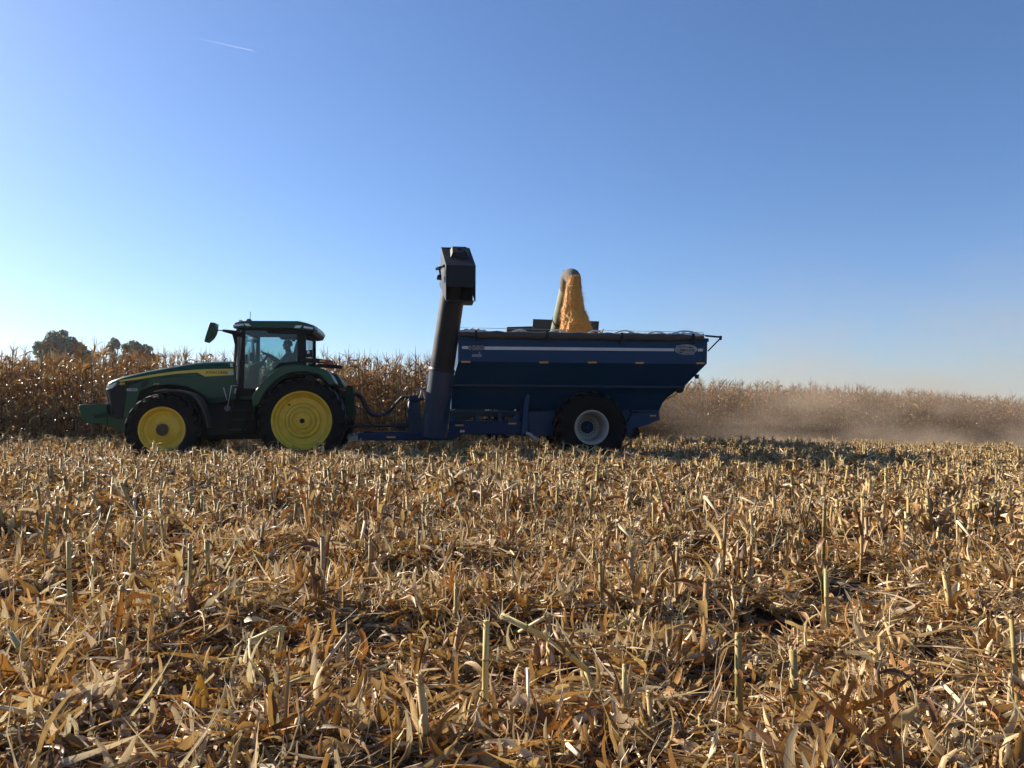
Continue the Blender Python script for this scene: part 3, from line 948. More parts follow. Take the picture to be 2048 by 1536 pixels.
# ================================================================== grain cart
YT = 1.75
wc_c = T(1183.8, 855, -1.5)
gc = Thing('grain_cart', (wc_c[0], 0, 0), 'long blue grain cart with raised auger being filled with yellow corn', 'grain cart')
def ring_pts(xl, xr, y, z):
    return [(xl, -y, z), (xr, -y, z), (xr, y, z), (xl, y, z)]
top_l = T(917, 671, -YT); top_r = T(1415, 675.5, -YT)
mid_l = T(914.5, 723, -YT); mid_r = T(1413.5, 728, -YT)
Y2 = 1.22
led_l = T(903, 770, -Y2); led_r = T(1369, 770.5, -Y2)
led_l2 = T(903, 773.5, -Y2); led_r2 = T(1367, 774, -Y2)
zt_ = (top_l[1] + top_r[1]) / 2; zm_ = (mid_l[1] + mid_r[1]) / 2; zl_ = (led_l[1] + led_r[1]) / 2
XL = top_l[0]
b = MB()
b.loft([ring_pts(XL, top_r[0], YT, zt_), ring_pts(XL, mid_r[0], YT, zm_)], caps=False)
b.loft([ring_pts(XL + .03, top_r[0] - .03, YT - .03, zt_), ring_pts(XL + .03, mid_r[0] - .03, YT - .03, zm_)], caps=False)
tank = b.build('tank', M['blue'], gc, smooth=20)
# sloped lower hopper
b = MB()
xr_mid = T(1393, 751, -1.5)[0]
b.loft([ring_pts(XL + 0.004, mid_r[0] - 0.01, YT - 0.006, zm_ - 0.001), ring_pts(led_l[0], led_r[0], Y2, zl_)], caps=False)
r3 = T(1352, 782, -1.08); r4 = T(1336, 794, -0.95); r5 = T(1325, 806, -0.8); r6 = T(1318.5, 820, -0.66)
l3 = T(903, 822, -0.66)
prev = ring_pts(led_l[0] + 0.01, led_r[0] - 0.02, Y2 - 0.02, zl_ - 0.04)
secs = [prev, ring_pts(led_l[0] + .01, r3[0], 1.08, r3[1]), ring_pts(led_l[0] + .01, r4[0], 0.95, r4[1]), ring_pts(led_l[0] + .01, r5[0], 0.8, r5[1]), ring_pts(led_l[0] + .01, r6[0], 0.66, r6[1])]
b.loft(secs, caps=False)
hop = b.build('hopper', M['blue'], gc, smooth=20)
# ledges
b = MB()
b.box(led_l[0] - 0.02, led_r[0], -Y2 - 0.035, -Y2 + 0.03, zl_ - 0.055, zl_)
b.box(led_l[0] - 0.02, led_r[0], Y2 - 0.03, Y2 + 0.035, zl_ - 0.055, zl_)
q0 = T(898, 820.5, -0.9); q1 = T(1034, 826, -0.9)
b.box(q0[0], q1[0], -0.93, -0.66, q1[1], q0[1])
b.box(q0[0], q1[0], 0.66, 0.93, q1[1], q0[1])
build_each(b, 'ledge', M['blue_steel'], gc, bevel=0.008)
# rivets in the ledge
b = MB()
n = 26
for k in range(n):
    x = led_l[0] + 0.15 + (led_r[0] - led_l[0] - 0.3) * k / (n - 1)
    hexp = [(x + 0.013 * math.cos(math.pi / 3 * i), zl_ - 0.026 + 0.013 * math.sin(math.pi / 3 * i)) for i in range(6)]
    b.prism(hexp, -Y2 - 0.045, -Y2 - 0.03)
b.build('ledge_rivet_pattern', M['blue_steel'], gc)
# end posts and seams of the upper panels
b = MB()
for px in (1405.5,):
    x, _ = T(px, 700, -YT)
    b.box(x, x + 0.02, -YT - 0.012, -YT, zm_ + .01, zt_ - 0.06)
b.box(top_r[0] - 0.005, top_r[0] + 0.035, -YT, YT, zt_ - 0.08, zt_)
b.box(XL - 0.03, XL + 0.0, -YT, YT, zt_ - 0.08, zt_)
for yy in (-YT, YT):
    b.box(XL, top_r[0], yy - 0.02, yy + 0.02, zt_ - 0.06, zt_ + 0.005)
b.build('rim_rail', M['blue'], gc, bevel=0.006)

# decals on the near side
YD = -YT - 0.006
def decal(name, pts, mat, parent=tank, y=YD, d=0.004, label=None):
    bb = MB(); bb.prism(TT(pts, y), y - d, y + 0.002)
    return bb.build(name, mat, gc, parent=parent, label=label)
decal('stripe', [(925, 692.2), (936.5, 692.3), (936.5, 698), (925, 697.8), (923.6, 695)], M['decal_white'])
decal('stripe', [(969, 693), (1348, 696.9), (1348, 702.4), (969, 699.3)], M['decal_white'])
decal('stripe', [(1396, 697.2), (1406.5, 697.3), (1406.5, 702.8), (1396, 702.7)], M['decal_white'])
lettering('number_outline', '1050', M['decal_pale'], gc, tank, 938.8, 967.2, 695.4, YD - 0.002, 7.6, outline_px=0.9, extrude=0.001)
lettering('lettering', '1050', M['ink'], gc, tank, 938.8, 967.2, 695.4, YD - 0.007, 7.6, offset=0.006)
# maker's small pale mark under the number
b = MB()
for k in range(5):
    x0 = 943.5 + k * 3.9
    b.prism(TT([(x0, 713.6), (x0 + 1.6, 708.6), (x0 + 4.4, 708.6), (x0 + 3.2, 713.6)], YD), YD - 0.004, YD)
b.prism(TT([(957.4, 708.4), (958.4, 703.2), (959.4, 703.2), (959.6, 708.4)], YD), YD - 0.005, YD)
b.build('maker_mark', M['decal_grey'], gc, parent=tank)
# oval emblem
b = MB()
def swoosh(cx, cy, rx, ry, a0, a1, w0, w1, n=22):
    out, inn = [], []
    for i in range(n + 1):
        t = i / n
        a = R(a0 + (a1 - a0) * t)
        w = w0 + (w1 - w0) * math.sin(math.pi * min(1, t)) 
        out.append((cx + rx * math.cos(a), cy - ry * math.sin(a)))
        inn.append((cx + (rx - w) * math.cos(a), cy - (ry - w * 0.6) * math.sin(a)))
    return out + inn[::-1]
b.prism(TT(swoosh(1371.5, 699, 23, 10, 120, -35, 0.8, 5.0), YD), YD - 0.004, YD)
b.prism(TT(swoosh(1371.5, 699, 22, 9.8, 165, 275, 0.8, 1.8), YD), YD - 0.004, YD)
b.prism(TT([(1352.5, 691), (1378, 691), (1376.5, 696.2), (1352, 696.2)], YD), YD - 0.005, YD)
b.prism(TT([(1350, 696), (1391, 696), (1391.5, 703.8), (1350.5, 703.8)], YD), YD - 0.0055, YD)
b.prism(TT([(1365.5, 704), (1388.5, 704), (1388, 709.3), (1365, 709.3)], YD), YD - 0.005, YD)
emb = b.build('emblem', M['decal_pale'], gc, parent=tank)
for txt, a, c, y, h in (('HARVEST', 1353.6, 1376.2, 693.7, 4.0), ('COMMANDER', 1351.2, 1390.4, 700.0, 6.2), ('KINZE', 1367, 1387, 706.6, 3.6)):
    lettering('lettering', txt, M['ink'], gc, emb if False else tank, a, c, y, YD - 0.009, h, offset=0.02)
for (a, c, y0, y1) in ((922, 940.5, 722, 725.2), (1078.8, 1096.5, 723.2, 726.4), (1176, 1193.5, 723.4, 726.6), (1271, 1287.5, 724.2, 727.4), (1393, 1409, 724.8, 728)):
    decal('reflector', [(a, y0), (c, y0), (c, y1), (a, y1)], M['amber'], d=0.006)

# tarp rolled along the near rim, bows over the top
b = MB()
tr_l = T(919, 668.5, -YT - 0.1); tr_m = T(950, 668.5, -YT - 0.1); tr_r = T(1409, 672.5, -YT - 0.1)
npt = 34
path, rads = [], []
for k in range(npt):
    t = k / (npt - 1)
    x = tr_l[0] + (tr_r[0] - tr_l[0]) * t
    z = tr_l[1] + (tr_r[1] - tr_l[1]) * t
    path.append((x, -YT - 0.03 + 0.008 * math.sin(k * 2.1), zt_ + 0.005 + 0.010 * math.sin(k * 1.7)))
    rads.append((0.092 if 2 < k < npt - 3 else 0.055) + 0.006 * math.sin(k * 2.9))
b.tube(path, rads, 12)
tarp = b.build('tarp_roll', M['tarp_dark'], gc, smooth=60)
b = MB()
for px in (952, 1094, 1243, 1386):
    x, _ = T(px, 668, -YT - .1)
    b.box(x - 0.03, x + 0.03, -YT - 0.145, -YT - 0.10, zt_ - 0.17, zt_ + 0.10)
build_each(b, 'tarp_latch', M['black_steel'], gc, parent=tarp)
# bows: curved white hoops across the tank
b = MB()
xs_b = [T(px, 665, 0)[0] for px in (960, 1038, 1112, 1196, 1243, 1310, 1372)]
for x in xs_b:
    pts = []
    for k in range(17):
        t = k / 16
        y = -YT + 2 * YT * t
        pts.append((x + 0.32 * math.sin(math.pi * t) - 0.16, y, zt_ + 0.10 + 0.085 * math.sin(math.pi * t)))
    b.tube(pts, 0.024, 8)
for (pa, pb, hpx) in ((1024, 1056, 4), (1096, 1136, 5), (1176, 1206, 5), (1226, 1272, 6), (1292, 1332, 5), (1338, 1402, 7)):
    xa_ = T(pa, 662, -YT + .1)[0]; xb2 = T(pb, 662, -YT + .1)[0]; hh_ = hpx * 0.0135
    b.tube([(xa_ + (xb2 - xa_) * k / 12, -YT + 0.06, zt_ + 0.085 + hh_ * math.sin(math.pi * k / 12)) for k in range(13)], 0.02, 8)
build_each(b, 'tarp_bow', M['tarp_white'], gc)
# white tarp bunched on the rim and the taut cable
b = MB()
def bunch(px0, px1, h, y):
    x0 = T(px0, 665, y)[0]; x1 = T(px1, 665, y)[0]
    secs = []
    for k in range(15):
        t = k / 14
        x = x0 + (x1 - x0) * t
        hh = h * (math.sin(math.pi * t) ** 0.6) * (0.8 + 0.3 * math.sin(k * 2.3)) + 0.005
        secs.append([(x, y - 0.12, zt_ + 0.07), (x, y - 0.08, zt_ + 0.085 + hh * 0.8), (x, y, zt_ + 0.09 + hh), (x, y + 0.12, zt_ + 0.085 + hh * 0.7), (x, y + 0.16, zt_ + 0.06)])
    b.loft(secs)
bunch(917, 978, 0.085, -YT + 0.1)
bunch(1225, 1300, 0.05, -YT + 0.12)
bunch(1290, 1345, 0.035, -YT + 0.12)
bunch(1335, 1408, 0.06, -YT + 0.1)
bunch(1015, 1075, 0.05, YT - 0.1)
build_each(b, 'tarp_sheet', M['tarp_white'], gc, smooth=60)
b = MB()
b.tube([(XL, -YT + 0.3, zt_ + 0.20), (top_r[0], -YT + 0.3, zt_ + 0.18)], 0.006, 5)
b.tube([(XL, YT - 0.3, zt_ + 0.20), (top_r[0], YT - 0.3, zt_ + 0.18)], 0.006, 5)
build_each(b, 'tarp_cable', M['silver'], gc)
b = MB()
p0 = T(1411, 671.5, -YT - .05); p1 = T(1441.5, 674.3, -YT - .05); p2 = T(1416, 702, -YT - .05)
b.tube([(p0[0], -YT - .05, p0[1]), (p1[0], -YT - .05, p1[1])], 0.024, 8)
b.tube([(p1[0], -YT - .05, p1[1] + .03), (p1[0] - 0.01, -YT - .05, p1[1] - .07)], 0.034, 8)
b.tube([(p1[0] - 0.03, -YT - .05, p1[1] - .05), (p2[0], -YT - .05, p2[1])], 0.017, 8)
b.build('tarp_arm', M['black_steel'], gc)
# rear lamps and ladder bits
b = MB()
b.prism(TT([(1389, 749), (1397.5, 749), (1396, 757.5), (1392, 757.5)], -1.45), -1.5, -1.38)
b.prism(TT([(1353, 774), (1367.5, 774), (1366, 783), (1360, 786.5), (1354, 785)], -1.15), -1.2, -1.05)
build_each(b, 'rear_lamp', M['black'], gc, bevel=0.01)
b = MB()
q = [T(px, py, -1.1) for px, py in ((1328, 797), (1336, 797), (1354, 787.5))]
b.tube([(a, -1.1, c) for a, c in q], 0.012, 6)
b.build('lamp_bracket', M['black_steel'], gc)

# frame
b = MB()
fr = TT([(900, 843), (1040, 843), (1055, 835), (1060, 868), (925, 868.5), (905, 880.5), (716, 881), (716, 866.2), (895, 866), (899, 860)], -0.85)
b.prism(fr, -0.90, -0.78)
b.prism(fr, 0.78, 0.90)
fm = build_each(b, 'frame_rail', M['blue_bright'], gc, bevel=0.012)[0]
b = MB()
for px in (903, 953, 997):
    b.prism(TT([(px, 826), (px + 6, 826), (px + 6, 844), (px, 844)], -0.86), -0.90, -0.80)
    b.prism(TT([(px, 826), (px + 6, 826), (px + 6, 844), (px, 844)], -0.86), 0.80, 0.90)
b.prism(TT([(1016, 843), (1032, 829), (1036, 829), (1036, 845)], -0.86), -0.90, -0.80)
build_each(b, 'frame_post', M['blue'], gc, parent=fm)
# cross members and dark underbody (auger trough)
b = MB()
b.prism(TT([(905, 824), (1250, 822), (1240, 832), (910, 834)], -0.5), -0.55, 0.55)
b.prism(TT([(920, 838), (1035, 838), (1035, 840.5), (920, 840.5)], -0.2), -0.24, 0.10)
b.prism(TT([(1030, 822), (1110, 822), (1110, 872), (1040, 872)], -0.7), -0.72, 0.72)
b.prism(TT([(1095, 800), (1265, 800), (1262, 868), (1100, 872)], -0.5), -0.62, 0.62)
b.build('undercarriage', M['blue'], gc, bevel=0.01)
b = MB()
x, z = T(1183, 855, -1.2)
b.tube([(x, -0.85, z), (x, 0.85, z)], 0.13, 16)
b.build('axle', M['chassis'], gc)
b = MB()
b.prism(TT([(1054, 776), (1062, 776), (1056, 812), (1056, 868), (1042, 868), (1046, 812)], -0.9), -0.98, -0.7)
b.prism(TT([(1054, 776), (1062, 776), (1056, 812), (1056, 868), (1042, 868), (1046, 812)], -0.9), 0.7, 0.98)
build_each(b, 'hopper_brace', M['blue'], gc, bevel=0.01)
# rear skirt
b = MB()
b.prism(TT([(1264, 826), (1317.5, 822.5), (1317.5, 840), (1297, 849), (1268, 856), (1255, 868), (1252, 850)], -0.72), -0.74, 0.74)
b.build('rear_skirt', M['blue'], gc, bevel=0.008)
b = MB()
b.prism(TT([(1262, 819), (1318, 819.5), (1318, 823.5), (1262, 824)], -0.76), -0.80, 0.80)
b.build('rear_beam', M['blue_steel'], gc, bevel=0.008)
# lower stickers
def decal2(name, pts, mat, y):
    return decal(name, pts, mat, parent=fm, y=y, d=0.006)
for (a, c, y0, y1, yy) in ((910.5, 927, 849.2, 852, -0.905), (1017, 1033, 845.8, 848.4, -0.905), (773, 791, 872.8, 875.8, -0.905), (1300, 1312, 830.2, 832.6, -0.745)):
    decal2('reflector', [(a, y0), (c, y0), (c, y1), (a, y1)], M['amber'], yy)
decal2('warning_decal', [(920, 858.8), (929, 858.8), (929, 861), (920, 861)], M['red'], -0.905)
decal2('warning_decal', [(920, 861), (929, 861), (929, 864.4), (920, 864.4)], M['decal_white'], -0.905)
# pale flap ahead of the wheel
b = MB()
pth = [(1053, 863.5), (1062, 866), (1069, 873), (1080, 878.5)]
secs = []
for i, (px, py) in enumerate(pth):
    xa, za = T(px, py, -0.95); xb, zb = T(px - 2 - i * 0.8, py + 5.5, -0.95)
    secs.append([(xa, -1.0, za), (xa, -0.55, za), (xb, -0.55, zb), (xb, -1.0, zb)])
b.loft(secs)
b.build('cleanout_chute', M['curb_plate'], gc, bevel=0.006)

# wheels of the cart
def cart_wheel(near):
    s = -1 if near else 1
    cx, cz = wc_c
    yo, w, r, rr = s * 1.50, 0.78, 0.88, 33.4 / 82.6
    y0, y1 = min(yo, yo - s * w), max(yo, yo - s * w)
    t = tyre_mesh(cx, cz, r, y0, y1, rr, 18, 0.05, chev=-1.0)
    wheel = build_tyre(t, 'wheel', gc)
    d = -s
    f = lambda dep: yo + d * dep
    rim = MB()
    rim.lathe(cx, cz, [(rr + 0.012, f(0.045)), (rr + 0.02, f(0.015)), (rr + 0.002, f(0.0)), (rr - 0.022, f(0.015)), (rr - 0.04, f(0.07)), (rr - 0.06, f(0.12)), (rr - 0.075, f(0.34)),
                      (rr - 0.085, f(0.56)), (rr - 0.10, f(0.58)), (rr * 0.42, f(0.59)), (rr * 0.40, f(0.58)), (0.001, f(0.58))], 64)
    ro = rim.build('rim', M['rim_white'], gc, parent=wheel, smooth=28)
    hb = MB()
    bolts(hb, cx, cz, rr * 0.52, f(0.585), 18, 0.017, 0.03)
    hb.lathe(cx, cz, [(rr * 0.40, f(0.58)), (rr * 0.38, f(0.53)), (rr * 0.22, f(0.515)), (rr * 0.2, f(0.45)), (rr * 0.17, f(0.435)), (0.001, f(0.435))], 28)
    hb.build('hub', M['blue_bright'], gc, parent=wheel, smooth=28)
cart_wheel(True); cart_wheel(False)

# unloading auger at the front corner
lw0 = T(868, 872, -1.25); lw1 = T(877, 800, -1.38); lw2 = T(884, 738, -1.5)
up1 = T(911, 552, -1.95)
b = MB()
def lerp(a, c, t): return tuple(a[i] + (c[i] - a[i]) * t for i in range(3))
A0 = (lw0[0], -1.20, lw0[1]); A1 = (lw2[0], -1.48, lw2[1]); A2 = (up1[0], -1.86, up1[1])
b.tube([A0, lerp(A0, A1, 0.5), A1], [0.31, 0.305, 0.30], 36)
lo_a = b.build('auger_base', M['blue_auger'], gc, smooth=40)
b = MB()
b.tube([lerp(A1, A2, -0.02), A1, lerp(A1, A2, 0.012)], [0.315, 0.315, 0.30], 36)
b.build('auger_collar', M['black_steel'], gc, parent=lo_a, smooth=40)
b = MB()
b.tube([A1, lerp(A1, A2, 0.5), A2], [0.288, 0.283, 0.28], 36)
up_a = b.build('auger_tube', M['black_steel'], gc, smooth=40)
# seam and door of the lower section
b = MB()
for t in (0.22, 0.62):
    p = lerp(A0, A1, t); p2 = lerp(A0, A1, t + 0.02)
    b.tube([p, p2], 0.318, 36)
b.build('auger_band', M['blue_steel'], gc, parent=lo_a, smooth=40)
b = MB()
q = T(851, 748, -1.6); q2 = T(851.5, 760, -1.6)
for (py0, py1) in ((748, 756), (758, 768)):
    a0 = T(853.5, py0, -1.55); a1 = T(856.5, py0, -1.6); a2 = T(856, py1, -1.6); a3 = T(852.5, py1, -1.55)
    b.prism([a0, a1, a2, a3], -1.70, -1.66)
build_each(b, 'warning_decal', M['decal_white'], gc, parent=lo_a)
# spout hood
b = MB()
Yh0, Yh1 = -2.42, -1.50      # near face, far face
nf = TT([(892, 530), (951.6, 531), (951.6, 574), (892.7, 573)], Yh0)
ridge = TT([(883, 493), (939, 495.5), (951.6, 531), (892, 530)], Yh0)
xL, xR = nf[0][0], nf[1][0]
zA, zB = nf[0][1], nf[3][1]
zTop = T(883, 493, -1.6)[1]
zlow = T(890, 602, -2.3)[1]
xL2 = xL + 0.02
th = 0.025
def sheet(pa, pb, pc, pd, n):
    n = Vector(n).normalized() * th
    q = [Vector(p) for p in (pa, pb, pc, pd)]
    b.loft([[tuple(p) for p in q], [tuple(p + n) for p in q]])
dx = 0.02
A = [(xL, Yh0, zA), (xR, Yh0, zA), (xR, Yh0, zB), (xL, Yh0, zB)]
xTL, xTR = T(882.5, 493, Yh1)[0], T(939, 495.5, Yh1)[0]
xBL = T(879, 530, Yh1)[0]
B_ = [(xTL, Yh1, zTop), (xTR, Yh1, zTop)]
sheet(A[0], A[1], A[2], A[3], (0, 1, 0))                                   # near face
sheet(B_[0], B_[1], (xR, Yh0, zA + .001), (xL, Yh0, zA + .001), (0, 0.7, -0.7))  # sloping top
sheet((xTL, Yh1, zTop), (xTR, Yh1, zTop), (xR - .03, Yh1, zlow + .1), (xL - .02, Yh1, zlow + .1), (0, -1, 0))   # back
for (xx, xt, nn) in ((xL, xTL, (1, 0, 0)), (xR, xTR, (-1, 0, 0))):
    b.loft([[(xx, Yh0 + .001, zB - 0.33), (xx, Yh0 + .001, zA), (xt, Yh1, zTop), (xt - (0.04 if nn[0] > 0 else -0.04), Yh1, zlow + .5)], [(xx + nn[0] * th, Yh0 + .001, zB - 0.33), (xx + nn[0] * th, Yh0 + .001, zA), (xt + nn[0] * th, Yh1, zTop), (xt + nn[0] * th - (0.04 if nn[0] > 0 else -0.04), Yh1, zlow + .5)]])
sheet((xL + .03, Yh0 + 0.12, zlow), (xR - .03, Yh0 + 0.12, zlow), (xR - .03, Yh1, zlow + .02), (xL + .03, Yh1, zlow + .02), (0, 0, 1))
b.build('spout_hood', M['black_steel'], gc, smooth=20)
b = MB()
b.box(xL + 0.04, xR - 0.04, Yh1 - 0.45, Yh1 - 0.42, zlow + .02, zA - .05)
b.build('spout_flap', M['rubber'], gc)
b = MB()
zc = T(915, 500, -1.9)[1]
c0 = TT([(902, 494), (925, 490.5), (929, 491), (930, 501), (933, 511), (899, 511), (903, 501)], -2.0)
xa, xb = c0[5][0] + .02, c0[4][0] + .06
def zs_(y): return zA + (y - Yh0) / (Yh1 - Yh0) * (zTop - zA)
sl = math.atan2(zTop - zA, Yh1 - Yh0)
up_ = (-math.sin(sl) * .10, math.cos(sl) * .10)
LY0, LY1 = -2.02, -1.60
b.loft([[(xa, LY0, zs_(LY0) - .01), (xb, LY0, zs_(LY0) - .01), (xb, LY1, zs_(LY1) - .01), (xa, LY1, zs_(LY1) - .01)],
        [(xa + .05, LY0 + .06 + up_[0], zs_(LY0 + .06) + up_[1]), (xb - .05, LY0 + .06 + up_[0], zs_(LY0 + .06) + up_[1]), (xb - .05, LY1 - .04 + up_[0], zs_(LY1 - .04) + up_[1]), (xa + .05, LY1 - .04 + up_[0], zs_(LY1 - .04) + up_[1])]])
lid = b.build('spout_motor_box', M['black_steel'], gc, bevel=0.01)
b = MB()
mx_ = (xa + xb) / 2
for dx_, y_ in ((-.11, -1.92), (.11, -1.92), (-.11, -1.72), (.11, -1.72)):
    b.box(mx_ + dx_ - .012, mx_ + dx_ + .012, y_ + up_[0] - .012, y_ + up_[0] + .012, zs_(y_) + up_[1] - .01, zs_(y_) + up_[1] + .02)
b.box(mx_ - .05, mx_ + .05, -1.85 + up_[0], -1.78 + up_[0], zs_(-1.82) + up_[1] - .03, zs_(-1.82) + up_[1] + .03)
b.build('bolt_row', M['chassis'], gc, parent=lid)
b = MB()
p = [T(x_, y_, -2.2) for x_, y_ in ((872, 540), (880, 535), (890, 531), (894, 529))]
b.tube([(a, -2.2, c) for a, c in p], [0.02, 0.03, 0.035, 0.03], 8)
p = [T(x_, y_, -2.2) for x_, y_ in ((878, 537), (880, 544), (880, 550))]
b.tube([(a, -2.2, c) for a, c in p], [0.02, 0.025, 0.02], 8)
p = [T(x_, y_, -2.2) for x_, y_ in ((871, 538), (876, 534), (881, 540), (887, 530))]
b.tube([(a, -2.24, c) for a, c in p], 0.012, 6)
b.prism(TT([(875, 551), (883, 550), (883, 559), (873.5, 558)], -2.2), -2.28, -2.1)
b.build('spout_lamp', M['black'], gc)

# drum gearbox housing, driveline and hoses
b = MB()
x0g, zg = T(815, 824, -0.3); x1g, _ = T(839.5, 824, -0.3)
rg = 30.5 / 81
yc_ = 0.06
secs = []
for (xx, rr_) in ((x0g, rg * 0.86), (x0g + 0.03, rg * 0.97), (x0g + 0.06, rg), (x1g - 0.02, rg), (x1g, rg * 0.95)):
    secs.append([(xx, -0.05 + rr_ * math.cos(a), zg + rr_ * math.sin(a)) for a in np.linspace(0, 2 * math.pi, 40, endpoint=False)])
b.loft(secs)
pts = TT([(818, 824), (841, 824), (841, 866), (818, 866)], -0.35)
b.prism(pts, -0.42, 0.32)
b.prism(TT([(818, 792), (838, 790), (840, 800), (818, 800)], -0.3), -0.36, 0.26)
b.build('gearbox_housing', M['blue_steel'], gc, smooth=40, bevel=0.008)
b = MB()
for (a_, c_, y_) in (((838, 796), (846, 780), -0.5), ((846, 780), (850, 797), -0.5), ((828, 778), (846, 777.5), -0.5), ((843, 778), (841, 792), -0.5)):
    p = T(*a_, y_); q = T(*c_, y_)
    b.tube([(p[0], y_, p[1]), (q[0], y_, q[1])], 0.018, 6)
build_each(b, 'hose_stand', M['silver'], gc)
b = MB()
p0 = T(688, 853.5, 0); p1 = T(793, 851, 0); p2 = T(800, 850.6, 0); p3 = T(817, 849.5, 0)
b.tube([(p0[0] - .35, 0, p0[1]), (p0[0], 0, p0[1]), (p1[0], 0, p1[1]), (p2[0], 0, p2[1]), (p3[0], 0, p3[1])], [0.035, 0.035, 0.035, 0.04, 0.05], 12)
b.tube([(p1[0] - .02, 0, p1[1]), (p1[0], 0, p1[1]), (p1[0] + .07, 0, p1[1]), (p3[0], 0, p3[1])], [0.04, 0.075, 0.085, 0.08], 14)
b.build('driveline', M['hose'], gc, smooth=45)
def hose(pts, y, r, mat='hose'):
    bb = MB()
    path = [Vector((T(px, py, y)[0], y + 0.02 * math.sin(px * 0.3), T(px, py, y)[1])) for px, py in pts]
    # smooth the path
    dense = []
    for i in range(len(path) - 1):
        pm = path[max(i - 1, 0)]; pa = path[i]; pb = path[i + 1]; pn = path[min(i + 2, len(path) - 1)]
        for k in range(6):
            t = k / 6
            dense.append(0.5 * ((2 * pa) + (-pm + pb) * t + (2 * pm - 5 * pa + 4 * pb - pn) * t * t + (-pm + 3 * pa - 3 * pb + pn) * t ** 3))
    dense.append(path[-1])
    bb.tube(dense, r, 8)
    return bb.build('hose', M[mat], gc, smooth=60)
hose([(707, 788), (716, 789), (724, 795), (730, 810), (737, 822), (748, 829), (762, 831), (777, 824), (790, 809), (801, 797), (806, 794), (822, 795), (848, 797)], -0.25, 0.032)
hose([(707, 790), (714, 791), (722, 798), (728, 813), (735, 825), (747, 832), (763, 832), (778, 825), (792, 808), (803, 796), (810, 795), (830, 797), (846, 799)], -0.15, 0.024)
hose([(707, 786), (718, 787), (728, 797), (735, 812), (744, 824), (760, 829), (776, 822), (788, 810), (802, 798), (820, 797), (845, 798)], -0.05, 0.02)
hose([(709, 812), (722, 817), (733, 828), (737, 842), (746, 850), (775, 852)], -0.2, 0.014)
hose([(815, 860), (812, 830), (808, 806), (812, 796)], -0.4, 0.012)
b = MB()
b.prism(TT([(694, 874), (720, 866), (720, 881), (698, 884)], -0.1), -0.12, 0.12)
for (px, py) in ((697, 873), (705, 870), (714, 868.5)):
    x, z = T(px, py, -0.2)
    b.tube([(x, -0.25, z), (x + 0.05, -0.2, z + .04)], 0.03, 8)
build_each(b, 'hitch_clevis', M['silver'], gc)
b = MB()
tp = T(716, 866.2, -0.85); tp2 = T(900, 880, -0.85)
b.box(tp[0], tp2[0], -0.78, 0.78, tp2[1] + 0.04, tp2[1] + 0.10)
b.build('tongue_plate', M['blue_bright'], gc)

# ================================================================== combine harvester behind the cart
cb_x = T(1130, 800, 4.2)[0]
CB_Y = 8.6
cm = Thing('combine_harvester', (cb_x, CB_Y, 0), 'green combine harvester half hidden behind the blue cart', 'combine')
YN = CB_Y - 1.55; YF = CB_Y + 1.55
def CX(px): return T(px, 700, YN)[0]
zb_ = 0.0
x_f, x_r = CX(985), CX(1300)
b = MB()
b.prism([(x_f, 1.5), (x_f, 3.3), (x_f + 0.6, 3.55), (x_r - 1.6, 3.55), (x_r - 0.2, 2.9), (x_r, 2.2), (x_r - 0.3, 1.5), (x_r - 2.0, 1.1), (x_f + 1.5, 1.0)], YN, YF)
b.build('body', M['green'], cm, bevel=0.06)
# flared grain tank extensions
zt0 = 3.5
tL = T(1062, 657, YN); tR = T(1192, 657, YN)
zTopE = T(1090, 638, YN - 0.4)[1]
b = MB()
xa, xb = T(1062, 657, YN)[0], T(1193, 657, YN)[0]
xta, xtb = T(1066, 637, YN - .35)[0], T(1198, 641, YN - .35)[0]
def panel(q):
    qq = [Vector(p) for p in q]
    n = (qq[1] - qq[0]).cross(qq[2] - qq[0]).normalized() * 0.03
    b.loft([[tuple(p) for p in qq], [tuple(p + n) for p in qq]])
panel([(xa, YN, zt0), (xb, YN, zt0), (xtb, YN - .35, zTopE - 0.04), (xta, YN - .35, zTopE)])
panel([(xa, YF, zt0), (xb, YF, zt0), (xtb, YF + .35, zTopE - .05), (xta, YF + .35, zTopE - .05)])
panel([(xb, YN + .1, zt0), (xb, YF - .1, zt0), (xtb + .25, YF, zTopE - .25), (xtb + .25, YN + .1, zTopE - .25)])
xc, xd = T(1012, 657, YN)[0], T(1066, 657, YN)[0]
b.loft([[(xc, YN - .1, zt0), (xd, YN - .1, zt0), (xd, YF, zt0), (xc, YF, zt0)], [(xc + .02, YN - .1, T(1012, 654.5, YN)[1]), (xd, YN - .1, T(1062, 653, YN)[1]), (xd, YF, zt0 + .1), (xc, YF, zt0 + .1)]])
b.build('grain_tank_panel', M['tank_grey'], cm)
# cab, header, wheels
b = MB()
b.prism([(x_f - 1.55, 1.7), (x_f - 1.7, 2.4), (x_f - 1.5, 3.25), (x_f - 0.02, 3.25), (x_f - 0.02, 1.6)], CB_Y - 0.95, CB_Y + 0.95)
b.build('cab_window', M['glass'], cm, bevel=0.05)
b = MB()
b.prism([(x_f - 1.8, 3.26), (x_f - 1.6, 3.42), (x_f + 0.1, 3.42), (x_f + 0.1, 3.26)], CB_Y - 1.1, CB_Y + 1.1)
b.build('cab_roof', M['green'], cm, bevel=0.04)
b = MB()
b.prism([(x_f - 0.2, 1.2), (x_f - 2.2, 0.5), (x_f - 2.2, 0.95), (x_f - 0.2, 1.8)], CB_Y - 0.7, CB_Y + 0.7)
b.build('feeder_house', M['green_dark'], cm, bevel=0.03)
b = MB()
b.box(x_f - 2.6, x_f - 2.2, CB_Y - 3.9, CB_Y + 3.9, 0.35, 1.1)
hd_ = b.build('corn_header', M['green'], cm, bevel=0.04)
b = MB()
